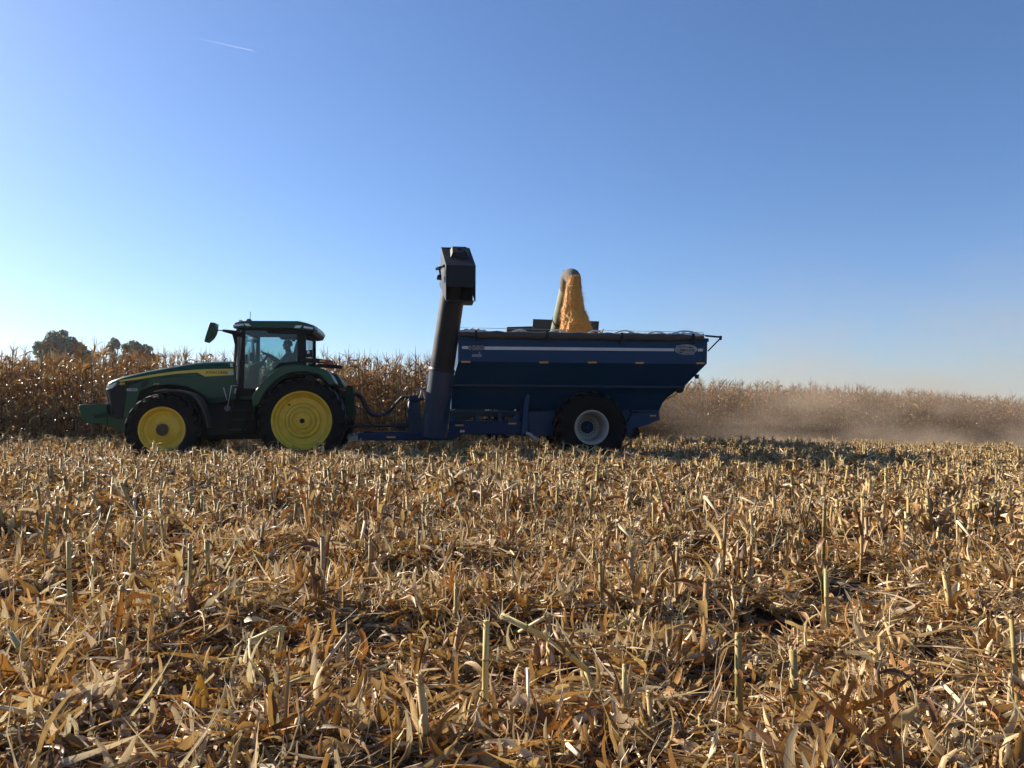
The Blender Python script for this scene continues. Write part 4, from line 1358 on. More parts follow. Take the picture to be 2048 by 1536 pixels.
for k in range(11):
    y = CB_Y - 3.8 + 0.76 * k
    b.loft([[(x_f - 2.6, y - .22, .45), (x_f - 2.6, y + .22, .45), (x_f - 2.6, y + .2, .95), (x_f - 2.6, y - .2, .95)], [(x_f - 3.5, y - .15, .25), (x_f - 3.5, y + .15, .25), (x_f - 3.5, y + .1, .62), (x_f - 3.5, y - .1, .62)], [(x_f - 4.2, y - .02, .1), (x_f - 4.2, y + .02, .1), (x_f - 4.2, y + .02, .15), (x_f - 4.2, y - .02, .15)]])
b.build('snouts', M['green'], cm, parent=hd_, smooth=40)
for s in (-1, 1):
    for (xx, rr, ww) in ((x_f + 0.9, 0.98, 0.7), (x_r - 1.1, 0.68, 0.5)):
        yo = CB_Y + s * 1.75
        y0, y1 = min(yo, yo - s * ww), max(yo, yo - s * ww)
        t = tyre_mesh(xx, rr - 0.17, rr, y0, y1, rr * 0.55, 18, 0.05)
        wo = build_tyre(t, 'wheel', cm)
        rm = MB(); d = -s
        rm.lathe(xx, rr - 0.17, [(rr * .56, yo + d * .03), (rr * .53, yo + d * .02), (rr * .5, yo + d * .12), (rr * .2, yo + d * .14), (0.001, yo + d * .14)], 36)
        rm.build('rim', M['hub_rust'], cm, parent=wo)
b = MB()
b.prism([(x_r - 0.5, 1.0), (x_r - 0.5, 2.1), (x_r + 0.35, 1.7), (x_r + 0.45, 1.0)], CB_Y - 1.3, CB_Y + 1.3)
b.build('straw_chopper', M['black'], cm, bevel=0.03)
# unloading auger over the cart
a_b = T(1114.5, 672, YN); a_t = T(1135, 570, 0.55)
P0 = Vector((a_b[0] - 0.1, YN + 0.3, a_b[1] - 0.35)); P1 = Vector((a_t[0], 0.55, a_t[1]))
b = MB()
b.tube([P0, P0.lerp(P1, 0.5), P1], [0.215, 0.205, 0.195], 28)
ua = b.build('unloading_auger', M['auger_green'], cm, smooth=40)
b = MB()
cl = P0.lerp(P1, 0.50); cl2 = P0.lerp(P1, 0.515)
b.tube([cl, cl2], 0.222, 28)
b.build('auger_clamp', M['black'], cm, parent=ua, smooth=40)
# rubber spout: bends over and down
e = [P1 - (P1 - P0).normalized() * 0.15]
top1 = T(1139, 552, 0.4); top2 = T(1146, 552, 0.15); top3 = T(1149, 566, -0.05)
path = [e[0], P1, Vector((top1[0] - .02, 0.38, top1[1] - 0.02)), Vector((top2[0], 0.15, top2[1] - 0.05)), Vector((top3[0] - .02, -0.05, top3[1] - 0.14))]
dense = []
for i in range(len(path) - 1):
    pm = path[max(i - 1, 0)]; pa = path[i]; pb = path[i + 1]; pn = path[min(i + 2, len(path) - 1)]
    for k in range(5):
        t = k / 5
        dense.append(0.5 * ((2 * pa) + (-pm + pb) * t + (2 * pm - 5 * pa + 4 * pb - pn) * t * t + (-pm + 3 * pa - 3 * pb + pn) * t ** 3))
dense.append(path[-1])
b = MB()
b.tube(dense, [0.205 + 0.006 * math.sin(i) for i in range(len(dense))], 28, caps=False)
b.build('auger_spout', M['auger_boot'], cm, smooth=60)
b = MB()
p = T(1127, 548, 0.5)
b.tube([(p[0] - .02, 0.5, p[1]), (p[0] + .05, 0.5, p[1] + .02)], 0.03, 8)
b.tube([(p[0] + .03, 0.5, p[1]), (p[0] + .0, 0.5, p[1] + .1)], 0.01, 6)
b.build('spout_camera', M['black'], cm, parent=ua)
SPOUT = path[-1]
# ================================================================== ground
def vnoise(x, y, seed):
    """smooth value noise, 0..1"""
    xi, yi = np.floor(x), np.floor(y)
    fx, fy = x - xi, y - yi
    fx = fx * fx * (3 - 2 * fx); fy = fy * fy * (3 - 2 * fy)
    def h(a, b):
        v = np.sin(a * 127.1 + b * 311.7 + seed * 74.7) * 43758.5453
        return v - np.floor(v)
    return (h(xi, yi) * (1 - fx) + h(xi + 1, yi) * fx) * (1 - fy) + (h(xi, yi + 1) * (1 - fx) + h(xi + 1, yi + 1) * fx) * fy

LMI = np.array(LANE_I)
def w2l(x, y):
    return LMI[0, 0] * x + LMI[0, 1] * y + LMI[0, 3], LMI[1, 0] * x + LMI[1, 1] * y + LMI[1, 3]

def mounds(x, y):
    """where the combine heaped the residue: 0 in the hollows, 1 on the heaps"""
    u, v = w2l(x, y)
    return np.clip(.66 * vnoise(u / .85, v / .46, 1) + .34 * vnoise(u / .34, v / .22, 2) + .35 * (vnoise(u / 3.1, v / 1.5, 3) - .5), 0, 1)

def bump_np(x, y):
    d = np.hypot(x, y)
    k = np.clip(1.25 - d / 30.0, .15, 1)
    return k * 0.26 * (mounds(x, y) - .5)

def gz_np(x, y):
    s = x + 2.0
    a = np.abs(s)
    z = np.where(a < 40, -0.0006 * s * a, -0.0006 * 40 * (2 * a - 40) * np.sign(s))
    return z - 0.018 * np.clip(y - 24, 0, 60) + bump_np(x, y)

def build_ground():
    near = np.concatenate([np.arange(-60, -9.9, 0.5), np.arange(-9.7, 9.8, 0.12), np.arange(10, 60.01, 0.5)])
    far = 60 * np.power(1.12, np.arange(1, 30))
    xs = np.concatenate([-far[::-1], near, far])
    ys = np.concatenate([-far[::-1][-12:], np.arange(-60, 60.01, 0.35)[60:], far])
    ys = np.unique(np.concatenate([-far[:12], [-60, -50, -40], np.arange(-39, 0, 1.5), np.arange(0, 14, 0.12), np.arange(14, 60.01, 0.4), far]))
    X, Y = np.meshgrid(xs, ys)
    Z = gz_np(X, Y)
    lim = np.hypot(X, Y)
    Z = np.where(lim > 400, Z * 0 + np.clip(Z, -3.5, 3.5), np.clip(Z, -3.5, 4.5))
    nx, ny = len(xs), len(ys)
    v = np.stack([X.ravel(), Y.ravel(), Z.ravel()], 1)
    idx = np.arange(nx * ny).reshape(ny, nx)
    q = np.stack([idx[:-1, :-1].ravel(), idx[:-1, 1:].ravel(), idx[1:, 1:].ravel(), idx[1:, :-1].ravel()], 1)
    me = bpy.data.meshes.new('ground')
    me.vertices.add(len(v)); me.vertices.foreach_set('co', v.ravel())
    me.loops.add(q.size); me.loops.foreach_set('vertex_index', q.ravel())
    me.polygons.add(len(q)); me.polygons.foreach_set('loop_start', np.arange(0, q.size, 4))
    me.update(); me.validate()
    me.polygons.foreach_set('use_smooth', [True] * len(me.polygons))
    m, nt, out = mat_new('field_soil')
    b = node(nt, 'ShaderNodeBsdfPrincipled', i_Roughness=0.95)
    tc = node(nt, 'ShaderNodeTexCoord')
    n1 = node(nt, 'ShaderNodeTexNoise', i_Scale=14.0, i_Detail=8.0, i_Roughness=0.7)
    n2 = node(nt, 'ShaderNodeTexNoise', i_Scale=1.3, i_Detail=4.0)
    nt.links.new(tc.outputs['Object'], n1.inputs['Vector']); nt.links.new(tc.outputs['Object'], n2.inputs['Vector'])
    rp = node(nt, 'ShaderNodeValToRGB')
    e = rp.color_ramp.elements
    e[0].position = 0.3; e[0].color = (0.011, 0.007, 0.004, 1)
    e[1].position = 0.75; e[1].color = (0.065, 0.04, 0.019, 1)
    el = e.new(0.55); el.color = (0.027, 0.017, 0.009, 1)
    nt.links.new(n1.outputs['Fac'], rp.inputs['Fac'])
    nt.links.new(rp.outputs['Color'], b.inputs['Base Color'])
    bp = node(nt, 'ShaderNodeBump', i_Strength=0.6, i_Distance=0.05)
    nt.links.new(n1.outputs['Fac'], bp.inputs['Height']); nt.links.new(bp.outputs[0], b.inputs['Normal'])
    nt.links.new(b.outputs[0], out.inputs['Surface'])
    me.materials.append(m)
    o = bpy.data.objects.new('ground', me)
    COL.objects.link(o)
    tag(o, kind='structure')
build_ground()

# ================================================================== dry plant pieces
class LB:
    """strips and stems with a colour and a fibre direction per piece"""
    def __init__(self, seed):
        self.r = random.Random(seed)
        self.v, self.f, self.c, self.uv, self.m = [], [], [], [], []
    def strip(self, p0, az, pitch, length, width, curl=0.0, swirl=0.0, roll=0.0, twist=0.0, arch=0.25, K=5, col=(.4, .3, .15), tip=0.15, base=0.6, ragged=0.0, mat=0, kink=0.0):
        r = self.r
        n0 = len(self.v)
        p = Vector(p0)
        uo = r.random() * 20
        kk = r.randint(1, K - 1) if kink else -1
        for i in range(K + 1):
            t = i / K
            d = Vector((math.cos(az) * math.cos(pitch), math.sin(az) * math.cos(pitch), math.sin(pitch)))
            s = Vector((-math.sin(az), math.cos(az), 0))
            nn = s.cross(d)
            s2 = s * math.cos(roll) + nn * math.sin(roll)
            n2 = nn * math.cos(roll) - s * math.sin(roll)
            w = width * (base + (1 - base) * min(1, t / 0.3)) * (1 - (1 - tip) * max(0, (t - 0.45) / 0.55) ** 1.4)
            if ragged: w *= 1 + ragged * (r.random() - .5) * 2
            self.v += [tuple(p - s2 * w * .5), tuple(p + n2 * w * arch), tuple(p + s2 * w * .5)]
            self.uv += [(uo, t * length * 10 + uo), (uo + width * 12, t * length * 10 + uo), (uo + width * 24, t * length * 10 + uo)]
            self.c += [col] * 3
            p = p + d * (length / K)
            pitch += curl / K; az += swirl / K; roll += twist / K
            if i == kk: pitch += kink
        for i in range(K):
            a = n0 + i * 3
            self.f += [(a, a + 1, a + 4, a + 3), (a + 1, a + 2, a + 5, a + 4)]
            self.m += [mat, mat]
        return p
    def stem(self, pts, rads, col, n=6, mat=1, dark=None, node_every=0):
        r = self.r
        n0 = len(self.v)
        up = Vector((0.3, 0.9, 0.2)).normalized()
        pts = [Vector(p) for p in pts]
        m = len(pts)
        L = 0
        uo = r.random() * 20
        for i, p in enumerate(pts):
            d = (pts[min(i + 1, m - 1)] - pts[max(0, i - 1)]).normalized()
            a = d.cross(up)
            if a.length < 1e-3: a = d.cross(Vector((1, 0, 0)))
            a.normalize(); b = d.cross(a)
            if i: L += (pts[i] - pts[i - 1]).length
            cc = col[i] if isinstance(col, list) else col
            for k in range(n):
                th = 2 * math.pi * k / n
                self.v.append(tuple(p + (a * math.cos(th) + b * math.sin(th)) * rads[i]))
                self.c.append(cc)
                self.uv.append((uo + k * 0.12, L * 4 + uo))
        for i in range(m - 1):
            for k in range(n):
                k2 = (k + 1) % n
                self.f.append((n0 + i * n + k, n0 + i * n + k2, n0 + (i + 1) * n + k2, n0 + (i + 1) * n + k)); self.m.append(mat)
        self.f.append(tuple(n0 + (m - 1) * n + k for k in range(n))); self.m.append(mat)
        self.f.append(tuple(n0 + k for k in range(n - 1, -1, -1))); self.m.append(mat)
    def mesh(self, name, mats):
        me = bpy.data.meshes.new(name)
        me.from_pydata(self.v, [], self.f)
        at = me.attributes.new('Col', 'FLOAT_COLOR', 'POINT')
        at.data.foreach_set('color', np.concatenate([np.array(self.c), np.ones((len(self.c), 1))], 1).ravel())
        ua = me.attributes.new('UVMap', 'FLOAT_VECTOR', 'POINT')
        ua.data.foreach_set('vector', np.concatenate([np.array(self.uv), np.zeros((len(self.uv), 1))], 1).ravel())
        for mm in mats: me.materials.append(mm)
        me.polygons.foreach_set('material_index', self.m)
        me.polygons.foreach_set('use_smooth', [True] * len(me.polygons))
        return me

PAL_RAW = {'straw': (.63, .43, .195), 'pale': (.82, .66, .42), 'tan': (.47, .275, .105), 'orange': (.37, .175, .06), 'brown': (.23, .105, .04), 'dark': (.10, .055, .028), 'green': (.47, .37, .13), 'grey': (.36, .28, .18)}
PAL = {k: tuple(x * 0.66 for x in v) for k, v in PAL_RAW.items()}
def pick(r, w):
    k = r.choices(list(w), list(w.values()))[0]
    c = PAL[k]; f = 0.8 + 0.4 * r.random()
    return tuple(min(0.8, x * f * (0.95 + 0.1 * r.random())) for x in c)
W_LIT = {'straw': 4.5, 'pale': 5, 'tan': 4, 'orange': 2.4, 'brown': 4.5, 'dark': 3, 'grey': .2}
W_LEAF = {'straw': 3.5, 'pale': 2.5, 'tan': 4.5, 'orange': 2.4, 'brown': 3.5}

def litter_patch(seed, n, rad, big=1.0, up=1.0):
    L = LB(seed); r = L.r
    for _ in range(n):
        a = r.random() * 6.283; q = rad * math.sqrt(r.random())
        x, y = q * math.cos(a), q * math.sin(a)
        z = 0.004 + 0.065 * r.random() ** 1.5
        az = r.gauss(0, .55) + (math.pi if r.random() < .5 else 0) if r.random() < .6 else r.random() * 6.283
        u = r.random()
        if u < 0.40:      # torn leaf
            ln = min(.22, .035 * math.exp(abs(r.gauss(0, .75)))) * big
            L.strip((x, y, z), az, r.gauss(0.05, .25 * up), ln, r.uniform(.04, .16) * ln + .002, curl=r.gauss(-.3, 1.0), swirl=r.gauss(0, 1.0), roll=r.gauss(0, .7), twist=r.gauss(0, 2.4), arch=r.uniform(-.1, .5), K=4, col=pick(r, W_LIT), tip=r.uniform(.05, .5), base=r.uniform(.2, .8), ragged=.5)
        elif u < 0.535:    # husk
            L.strip((x, y, z), az, r.gauss(0.04, .2 * up), r.uniform(.06, .20) * big, r.uniform(.014, .044), curl=r.gauss(-.4, 1.4), roll=r.gauss(0, .8), twist=r.gauss(0, 1.2), arch=r.uniform(.2, .6), K=6, col=pick(r, {'pale': 4, 'straw': 4, 'tan': 3, 'orange': 1, 'brown': 1}), tip=r.uniform(.08, .4), base=.45, ragged=.25)
        elif u < 0.88:    # fibres
            L.strip((x, y, z), az, r.gauss(0.06, .24 * up), min(.3, .05 * math.exp(abs(r.gauss(0, .7)))), r.uniform(.0018, .005), curl=r.gauss(0, .9), swirl=r.gauss(0, .7), roll=r.gauss(0, .8), arch=.1, K=4, col=pick(r, {'straw': 4, 'pale': 5, 'tan': 3, 'brown': 1.2}), tip=.4, base=.8)
        elif u < 0.905:   # stalk pieces
            ln = min(.20, .04 * math.exp(abs(r.gauss(0, .7)))); p = r.gauss(0.03, .14 * up); rr = r.uniform(.003, .009)
            d = Vector((math.cos(az) * math.cos(p), math.sin(az) * math.cos(p), math.sin(p)))
            c = pick(r, {'straw': 5, 'green': 1, 'tan': 5, 'pale': 1.5, 'brown': 1.5})
            p0 = Vector((x, y, z + .005))
            L.stem([p0, p0 + d * ln * .5, p0 + d * ln], [rr, rr * .95, rr * .85], c, n=6)
        else:             # longer dry leaf lying over the rest
            p0_ = abs(r.gauss(.14, .18))
            L.strip((x, y, z + .01), az, p0_, r.uniform(.12, .40) * big, r.uniform(.005, .018), curl=-2.0 * p0_ + r.gauss(-.05, .4), swirl=r.gauss(0, 1.5), roll=r.gauss(0, .6), twist=r.gauss(0, 2.8), arch=r.uniform(.15, .5), K=10, col=pick(r, W_LEAF), tip=r.uniform(.05, .5), base=.6, ragged=.35, kink=r.gauss(0, .2))
    return L.mesh('crop_residue', [M['straw'], M['stem']])

def stub(seed, h, lean=0.0, laz=0.0, bend=None):
    """one cut corn stalk: returns (stalk mesh, leaf mesh)"""
    S = LB(seed); r = S.r
    S2 = LB(seed + 1000)
    rr = r.uniform(.0115, .0160)
    base_c = pick(r, {'straw': 5, 'green': 2, 'tan': 5, 'brown': .3})
    pts, rads, cols = [], [], []
    nn = max(2, int(h / 0.13))
    d = Vector((math.sin(lean) * math.cos(laz), math.sin(lean) * math.sin(laz), math.cos(lean)))
    p = Vector((0, 0, -0.03))
    hh = h + 0.03
    for i in range(nn + 1):
        t = i / nn
        q = p + d * hh * t
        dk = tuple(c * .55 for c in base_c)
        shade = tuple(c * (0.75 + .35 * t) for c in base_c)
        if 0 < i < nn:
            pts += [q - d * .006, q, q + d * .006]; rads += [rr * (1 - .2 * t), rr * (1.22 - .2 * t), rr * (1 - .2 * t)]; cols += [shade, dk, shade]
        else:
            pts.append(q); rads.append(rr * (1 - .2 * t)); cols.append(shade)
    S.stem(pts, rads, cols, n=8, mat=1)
    top = p + d * hh
    # shredded end
    for _ in range(r.randint(7, 13)):
        S.strip(tuple(top + Vector((r.gauss(0, .005), r.gauss(0, .005), -.03))), r.random() * 6.283, r.uniform(.6, 1.55), r.uniform(.02, .10), r.uniform(.003, .010), curl=r.gauss(-.5, .9), roll=r.gauss(0, .6), twist=r.gauss(0, 1.4), arch=.3, K=4, col=pick(r, {'pale': 5, 'straw': 4, 'tan': 2}), tip=.3, base=.9, ragged=.25)
    if bend:
        # broken upper part hanging over from the cut
        e = top + Vector((math.cos(bend) * .7, math.sin(bend) * .7, -r.uniform(.4, .9))).normalized() * r.uniform(.12, .26)
        S.stem([top, top.lerp(e, .5), e], [rr * .8, rr * .78, rr * .7], pick(r, {'straw': 3, 'pale': 2, 'tan': 1}), n=7, mat=1)
    # leaf remains hanging from the nodes
    for _ in range(r.randint(5, 9)):
        t = r.uniform(.05, 1.0)
        q = p + d * hh * t
        az = r.random() * 6.283
        S2.strip(tuple(q + Vector((math.cos(az), math.sin(az), 0)) * rr * .7), az, r.uniform(-.6, .8), r.uniform(.07, .21), r.uniform(.012, .044), curl=r.uniform(-3.2, -.8), swirl=r.gauss(0, .8), roll=r.gauss(0, .5), twist=r.gauss(0, 2.2), arch=r.uniform(.15, .5), K=6, col=pick(r, W_LEAF), tip=r.uniform(.15, .6), base=.6, ragged=.35)
    for _ in range(r.randint(2, 5)):
        t = r.uniform(.0, .65)
        q = p + d * hh * t
        az = r.random() * 6.283
        S2.strip(tuple(q + Vector((math.cos(az), math.sin(az), 0)) * (rr * .8)), az, r.uniform(1.1, 1.5), r.uniform(.08, .20), rr * r.uniform(1.6, 2.8), curl=r.gauss(-.5, .5), twist=r.gauss(0, .5), arch=.5, K=4, col=pick(r, {'straw': 3, 'tan': 4, 'orange': 2, 'pale': 2}), tip=.75, base=1.0, ragged=.35)
    return S, S2

def tuft(seed):
    """a stalk sheared off low, with its shredded sheaths standing round it"""
    S = LB(seed); r = S.r
    S2 = LB(seed + 1000)
    h = r.uniform(.07, .18); rr = r.uniform(.010, .014)
    lean = r.gauss(0, .25); laz = r.random() * 6.28
    top = Vector((math.sin(lean) * math.cos(laz), math.sin(lean) * math.sin(laz), math.cos(lean))) * h
    S.stem([Vector((0, 0, -.03)), top * .5, top], [rr * 1.1, rr, rr * .9], pick(r, {'straw': 3, 'tan': 3, 'green': 1}), n=8, mat=1)
    for _ in range(r.randint(10, 16)):
        S.strip(tuple(top + Vector((r.gauss(0, .006), r.gauss(0, .006), -.03))), r.random() * 6.283, r.uniform(.2, 1.5), r.uniform(.03, .12), r.uniform(.002, .008), curl=r.gauss(-1.2, .9), twist=r.gauss(0, 1.5), arch=.3, K=4, col=pick(r, {'pale': 5, 'straw': 4, 'tan': 2}), tip=.3, base=.9, ragged=.3)
    for _ in range(r.randint(22, 34)):
        az = r.random() * 6.283
        q = Vector((math.cos(az), math.sin(az), 0)) * r.uniform(.005, .035) + Vector((0, 0, r.uniform(0, .05)))
        S2.strip(tuple(q), az + r.gauss(0, .5), r.uniform(.2, 1.4), r.uniform(.08, .28), r.uniform(.006, .034), curl=r.uniform(-2.4, .3), swirl=r.gauss(0, .8), roll=r.gauss(0, .6), twist=r.gauss(0, 2.2), arch=r.uniform(.1, .5), K=6, col=pick(r, {'straw': 4, 'pale': 2, 'tan': 5, 'orange': 2, 'brown': 3}), tip=r.uniform(.2, .8), base=.7, ragged=.4)
    return S, S2

def corn_plant(seed):
    r = random.Random(seed)
    def pick(r, w):
        k = r.choices(list(w), list(w.values()))[0]
        f = r.uniform(.38, .66)
        return tuple(x * f for x in PAL_RAW[k])
    St, Fo, Ta, Ea = LB(seed), LB(seed + 1), LB(seed + 2), LB(seed + 3)
    H = r.uniform(2.25, 2.5)
    lean = r.gauss(0, .035); laz = r.random() * 6.28
    def pos(z): return Vector((math.sin(lean) * math.cos(laz) * z + .02 * math.sin(2.1 * z + seed), math.sin(lean) * math.sin(laz) * z + .02 * math.cos(1.7 * z + seed), z))
    zs = np.linspace(-.02, H, 14)
    c = pick(r, {'tan': 3, 'straw': 2, 'brown': 3, 'grey': 2})
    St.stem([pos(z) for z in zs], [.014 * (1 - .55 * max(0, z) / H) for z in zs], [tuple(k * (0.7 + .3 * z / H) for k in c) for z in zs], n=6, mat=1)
    plane = r.random() * 3.14
    n = 13
    WL = {'tan': 3.5, 'orange': 2.4, 'brown': 5, 'straw': 1.6, 'grey': 1.6, 'pale': .6}
    for i in range(n):
        z = .18 + (H - .2) * i / (n - 1)
        az = plane + math.pi * (i % 2) + r.gauss(0, .45)
        p = pos(z)
        ln = r.uniform(.36, .68) * (1 - .35 * abs(i / n - .5))
        if i < 3: ln *= .75
        cc = pick(r, WL)
        upper = i / n
        Fo.strip(tuple(p), az, r.uniform(.6, 1.25), ln, r.uniform(.030, .060), curl=-r.uniform(1.4, 3.2) * (1.1 - .3 * upper), swirl=r.gauss(0, .8), roll=r.gauss(0, .3), twist=r.gauss(0, 2.2), arch=r.uniform(.1, .35), K=8, col=cc, tip=.06, base=.7, ragged=.2, kink=r.gauss(-.5, .7))
        Fo.strip(tuple(p - Vector((0, 0, .14))), az + .3, 1.5, .16, .034, curl=-.15, arch=.5, K=3, col=pick(r, {'tan': 3, 'straw': 2, 'grey': 2}), tip=.8, base=1)
    # ear in its husk
    ze = r.uniform(1.0, 1.25); az = plane + r.choice((0, math.pi)) + r.gauss(0, .3)
    droop = r.uniform(-1.2, .7)
    p = pos(ze) + Vector((math.cos(az), math.sin(az), 0)) * .02
    d = Vector((math.cos(az) * math.cos(droop), math.sin(az) * math.cos(droop), math.sin(droop)))
    c = pick(r, {'straw': 3, 'pale': 3, 'tan': 2})
    ln = r.uniform(.2, .26)
    Ea.stem([p, p + d * .04, p + d * ln * .4, p + d * ln * .75, p + d * ln], [.010, .024, .031, .024, .006], c, n=8, mat=0)
    for _ in range(4):
        Ea.strip(tuple(p + d * ln * .2), az + r.gauss(0, .6), droop + r.gauss(0, .3), r.uniform(.14, .24), .035, curl=r.gauss(-.5, .6), arch=.35, K=4, col=pick(r, {'straw': 3, 'pale': 2, 'tan': 2}), tip=.1)
    # tassel
    tp = pos(H)
    tc = pick(r, {'brown': 3, 'grey': 3, 'tan': 2})
    Ta.strip(tuple(tp), plane, 1.45, r.uniform(.34, .46), .015, curl=r.gauss(0, .3), K=4, col=tc, tip=.4, arch=.4)
    for k in range(r.randint(6, 9)):
        az = r.random() * 6.283
        Ta.strip(tuple(tp + Vector((0, 0, r.uniform(0, .1)))), az, r.uniform(.8, 1.35), r.uniform(.18, .34), .013, curl=r.gauss(-.3, .5), K=4, col=tc, tip=.4, arch=.4, roll=r.random() * 3)
    return St, Fo, Ta, Ea

# ================================================================== scattering of what nobody could count
def src_collection(name, meshes):
    c = bpy.data.collections.new(name)
    for i, me in enumerate(meshes):
        o = bpy.data.objects.new('%s_%02d' % (name, i), me)
        c.objects.link(o)
    return c

def scatter(name, pts, rots, scl, idx, coll):
    me = bpy.data.meshes.new(name)
    me.vertices.add(len(pts)); me.vertices.foreach_set('co', np.asarray(pts, dtype=np.float32).ravel())
    a = me.attributes.new('rot', 'FLOAT_VECTOR', 'POINT'); a.data.foreach_set('vector', np.asarray(rots, dtype=np.float32).ravel())
    a = me.attributes.new('scl', 'FLOAT_VECTOR', 'POINT'); a.data.foreach_set('vector', np.asarray(scl, dtype=np.float32).ravel())
    a = me.attributes.new('idx', 'INT', 'POINT'); a.data.foreach_set('value', np.asarray(idx, dtype=np.int32))
    o = bpy.data.objects.new(name, me)
    COL.objects.link(o)
    ng = bpy.data.node_groups.new(name + '_nodes', 'GeometryNodeTree')
    ng.interface.new_socket('Geometry', in_out='INPUT', socket_type='NodeSocketGeometry')
    ng.interface.new_socket('Geometry', in_out='OUTPUT', socket_type='NodeSocketGeometry')
    gi = ng.nodes.new('NodeGroupInput'); go = ng.nodes.new('NodeGroupOutput')
    ci = ng.nodes.new('GeometryNodeCollectionInfo')
    ci.inputs['Collection'].default_value = coll
    ci.inputs['Separate Children'].default_value = True
    ci.inputs['Reset Children'].default_value = True
    ip = ng.nodes.new('GeometryNodeInstanceOnPoints')
    ip.inputs['Pick Instance'].default_value = True
    def na(nm, dt):
        n = ng.nodes.new('GeometryNodeInputNamedAttribute'); n.data_type = dt; n.inputs['Name'].default_value = nm
        return [s for s in n.outputs if s.enabled and s.name == 'Attribute'][0]
    ng.links.new(gi.outputs[0], ip.inputs['Points'])
    ng.links.new(ci.outputs[0], ip.inputs['Instance'])
    ng.links.new(na('idx', 'INT'), ip.inputs['Instance Index'])
    ng.links.new(na('rot', 'FLOAT_VECTOR'), ip.inputs['Rotation'])
    ng.links.new(na('scl', 'FLOAT_VECTOR'), ip.inputs['Scale'])
    ng.links.new(ip.outputs[0], go.inputs[0])
    md = o.modifiers.new('scatter', 'NODES')
    md.node_group = ng
    return o

def in_view(x, y, m=5.5, k=0.73):
    return (y > -0.6) & (np.abs(x) < k * y + m)

rng = np.random.default_rng(11)
LM = np.array(LANE)
def l2w(lx, ly):
    return LM[0, 0] * lx + LM[0, 1] * ly + LM[0, 3], LM[1, 0] * lx + LM[1, 1] * ly + LM[1, 3]
FRONT_Y = 4.3          # lane y of the first standing row ahead of the combine
BACK_Y = 13.4          # first standing row beyond the cut swath
CORN_END = 3.4         # where the header has reached
def back_front(lx):
    return BACK_Y + 0.012 * np.clip(lx - 14, 0, 60) ** 2
def is_corn(lx, ly):
    return np.where(lx < CORN_END, ly > FRONT_Y - .2, ly > back_front(lx) - .2)

# --- residue on the ground
patches = [litter_patch(100 + i, 480, .24) for i in range(12)]
patches_far = [litter_patch(200 + i, 150, .26, 1.15, 1.9) for i in range(6)]
coll_l = src_collection('residue_clump', patches + patches_far)
P = []
def residue(y0, y1, dens, lo, hi, tilt):
    n = int((0.73 * (max(y1, 0) + max(y0, 0)) + 11.0) * (y1 - y0) * dens)
    y = rng.uniform(y0, y1, n * 2); x = rng.uniform(-1, 1, n * 2) * (0.73 * y1 + 5.5)
    k = in_view(x, y); x, y = x[k], y[k]
    m = int(n) if len(x) > n else len(x)
    x, y = x[:m], y[:m]
    lx, ly = w2l(x, y)
    k = ~is_corn(lx, ly - .8) & (rng.random(m) < np.clip((mounds(x, y) - .32) * 3.4, .14, 1))
    x, y = x[k], y[k]
    for a, c in zip(x, y):
        P.append((a, c, lo, hi, tilt))
residue(-0.6, 4.0, 42.0, 0, 12, .16)
residue(4.0, 8.0, 30.0, 0, 12, .16)
residue(8.0, 14.0, 17.0, 0, 12, .2)
residue(14.0, 24.0, 11.0, 12, 18, .3)
residue(24.0, 46.0, 6.0, 12, 18, .3)
P = np.array(P)
z = gz_np(P[:, 0], P[:, 1]) - 0.006 + rng.uniform(0, .025, len(P))
e_ = .10
sx_ = (gz_np(P[:, 0] + e_, P[:, 1]) - gz_np(P[:, 0] - e_, P[:, 1])) / (2 * e_)
sy_ = (gz_np(P[:, 0], P[:, 1] + e_) - gz_np(P[:, 0], P[:, 1] - e_)) / (2 * e_)
idx = (P[:, 2] + rng.random(len(P)) * (P[:, 3] - P[:, 2])).astype(int)
yaw = LANE_YAW + rng.normal(0, .35, len(P)) + np.where(rng.random(len(P)) < .5, math.pi, 0)
# tilt with the slope of the heap: Rz(yaw) applied last, so express the slope in the patch's own frame
gx_s = sx_ * np.cos(yaw) + sy_ * np.sin(yaw)
gy_s = -sx_ * np.sin(yaw) + sy_ * np.cos(yaw)
rot = np.stack([np.clip(np.arctan(gy_s) * .5, -.3, .3) + rng.normal(0, 1, len(P)) * P[:, 4] * .4, -np.clip(np.arctan(gx_s) * .5, -.3, .3) + rng.normal(0, 1, len(P)) * P[:, 4] * .4, yaw], 1)
s = rng.uniform(.85, 1.25, len(P))
sc3 = np.stack([s, s, s * rng.uniform(.9, 1.5, len(P))], 1)
o = scatter('crop_residue', np.stack([P[:, 0], P[:, 1], z], 1), rot, sc3, idx, coll_l)
tag(o, kind='stuff')

# --- cut stalks in rows
stub_defs = []
for i in range(16):
    r_ = random.Random(i)
    h = r_.uniform(.22, .44) if i < 13 else r_.uniform(.45, .6)
    S, S2 = stub(300 + i, h, abs(r_.gauss(0, .17)), r_.random() * 6.28, (r_.random() * 6.28 if i in (3, 9) else None))
    stub_defs.append((S, S2))
stub_defs += [tuft(380 + i) for i in range(8)]
NV = len(stub_defs)
stub_me = [(S.mesh('cut_stalk', [M['straw'], M['stem']]), S2.mesh('dry_leaf', [M['straw'], M['stem']])) for S, S2 in stub_defs]
def join_lb(parts):
    L = LB(0)
    for q in parts:
        n = len(L.v)
        L.v += q.v; L.c += q.c; L.uv += q.uv; L.m += q.m
        L.f += [tuple(i + n for i in f) for f in q.f]
    return L
coll_s = src_collection('stubble_stalk', [join_lb(d).mesh('stubble_stalk', [M['straw'], M['stem']]) for d in stub_defs])
sx, sy = [], []
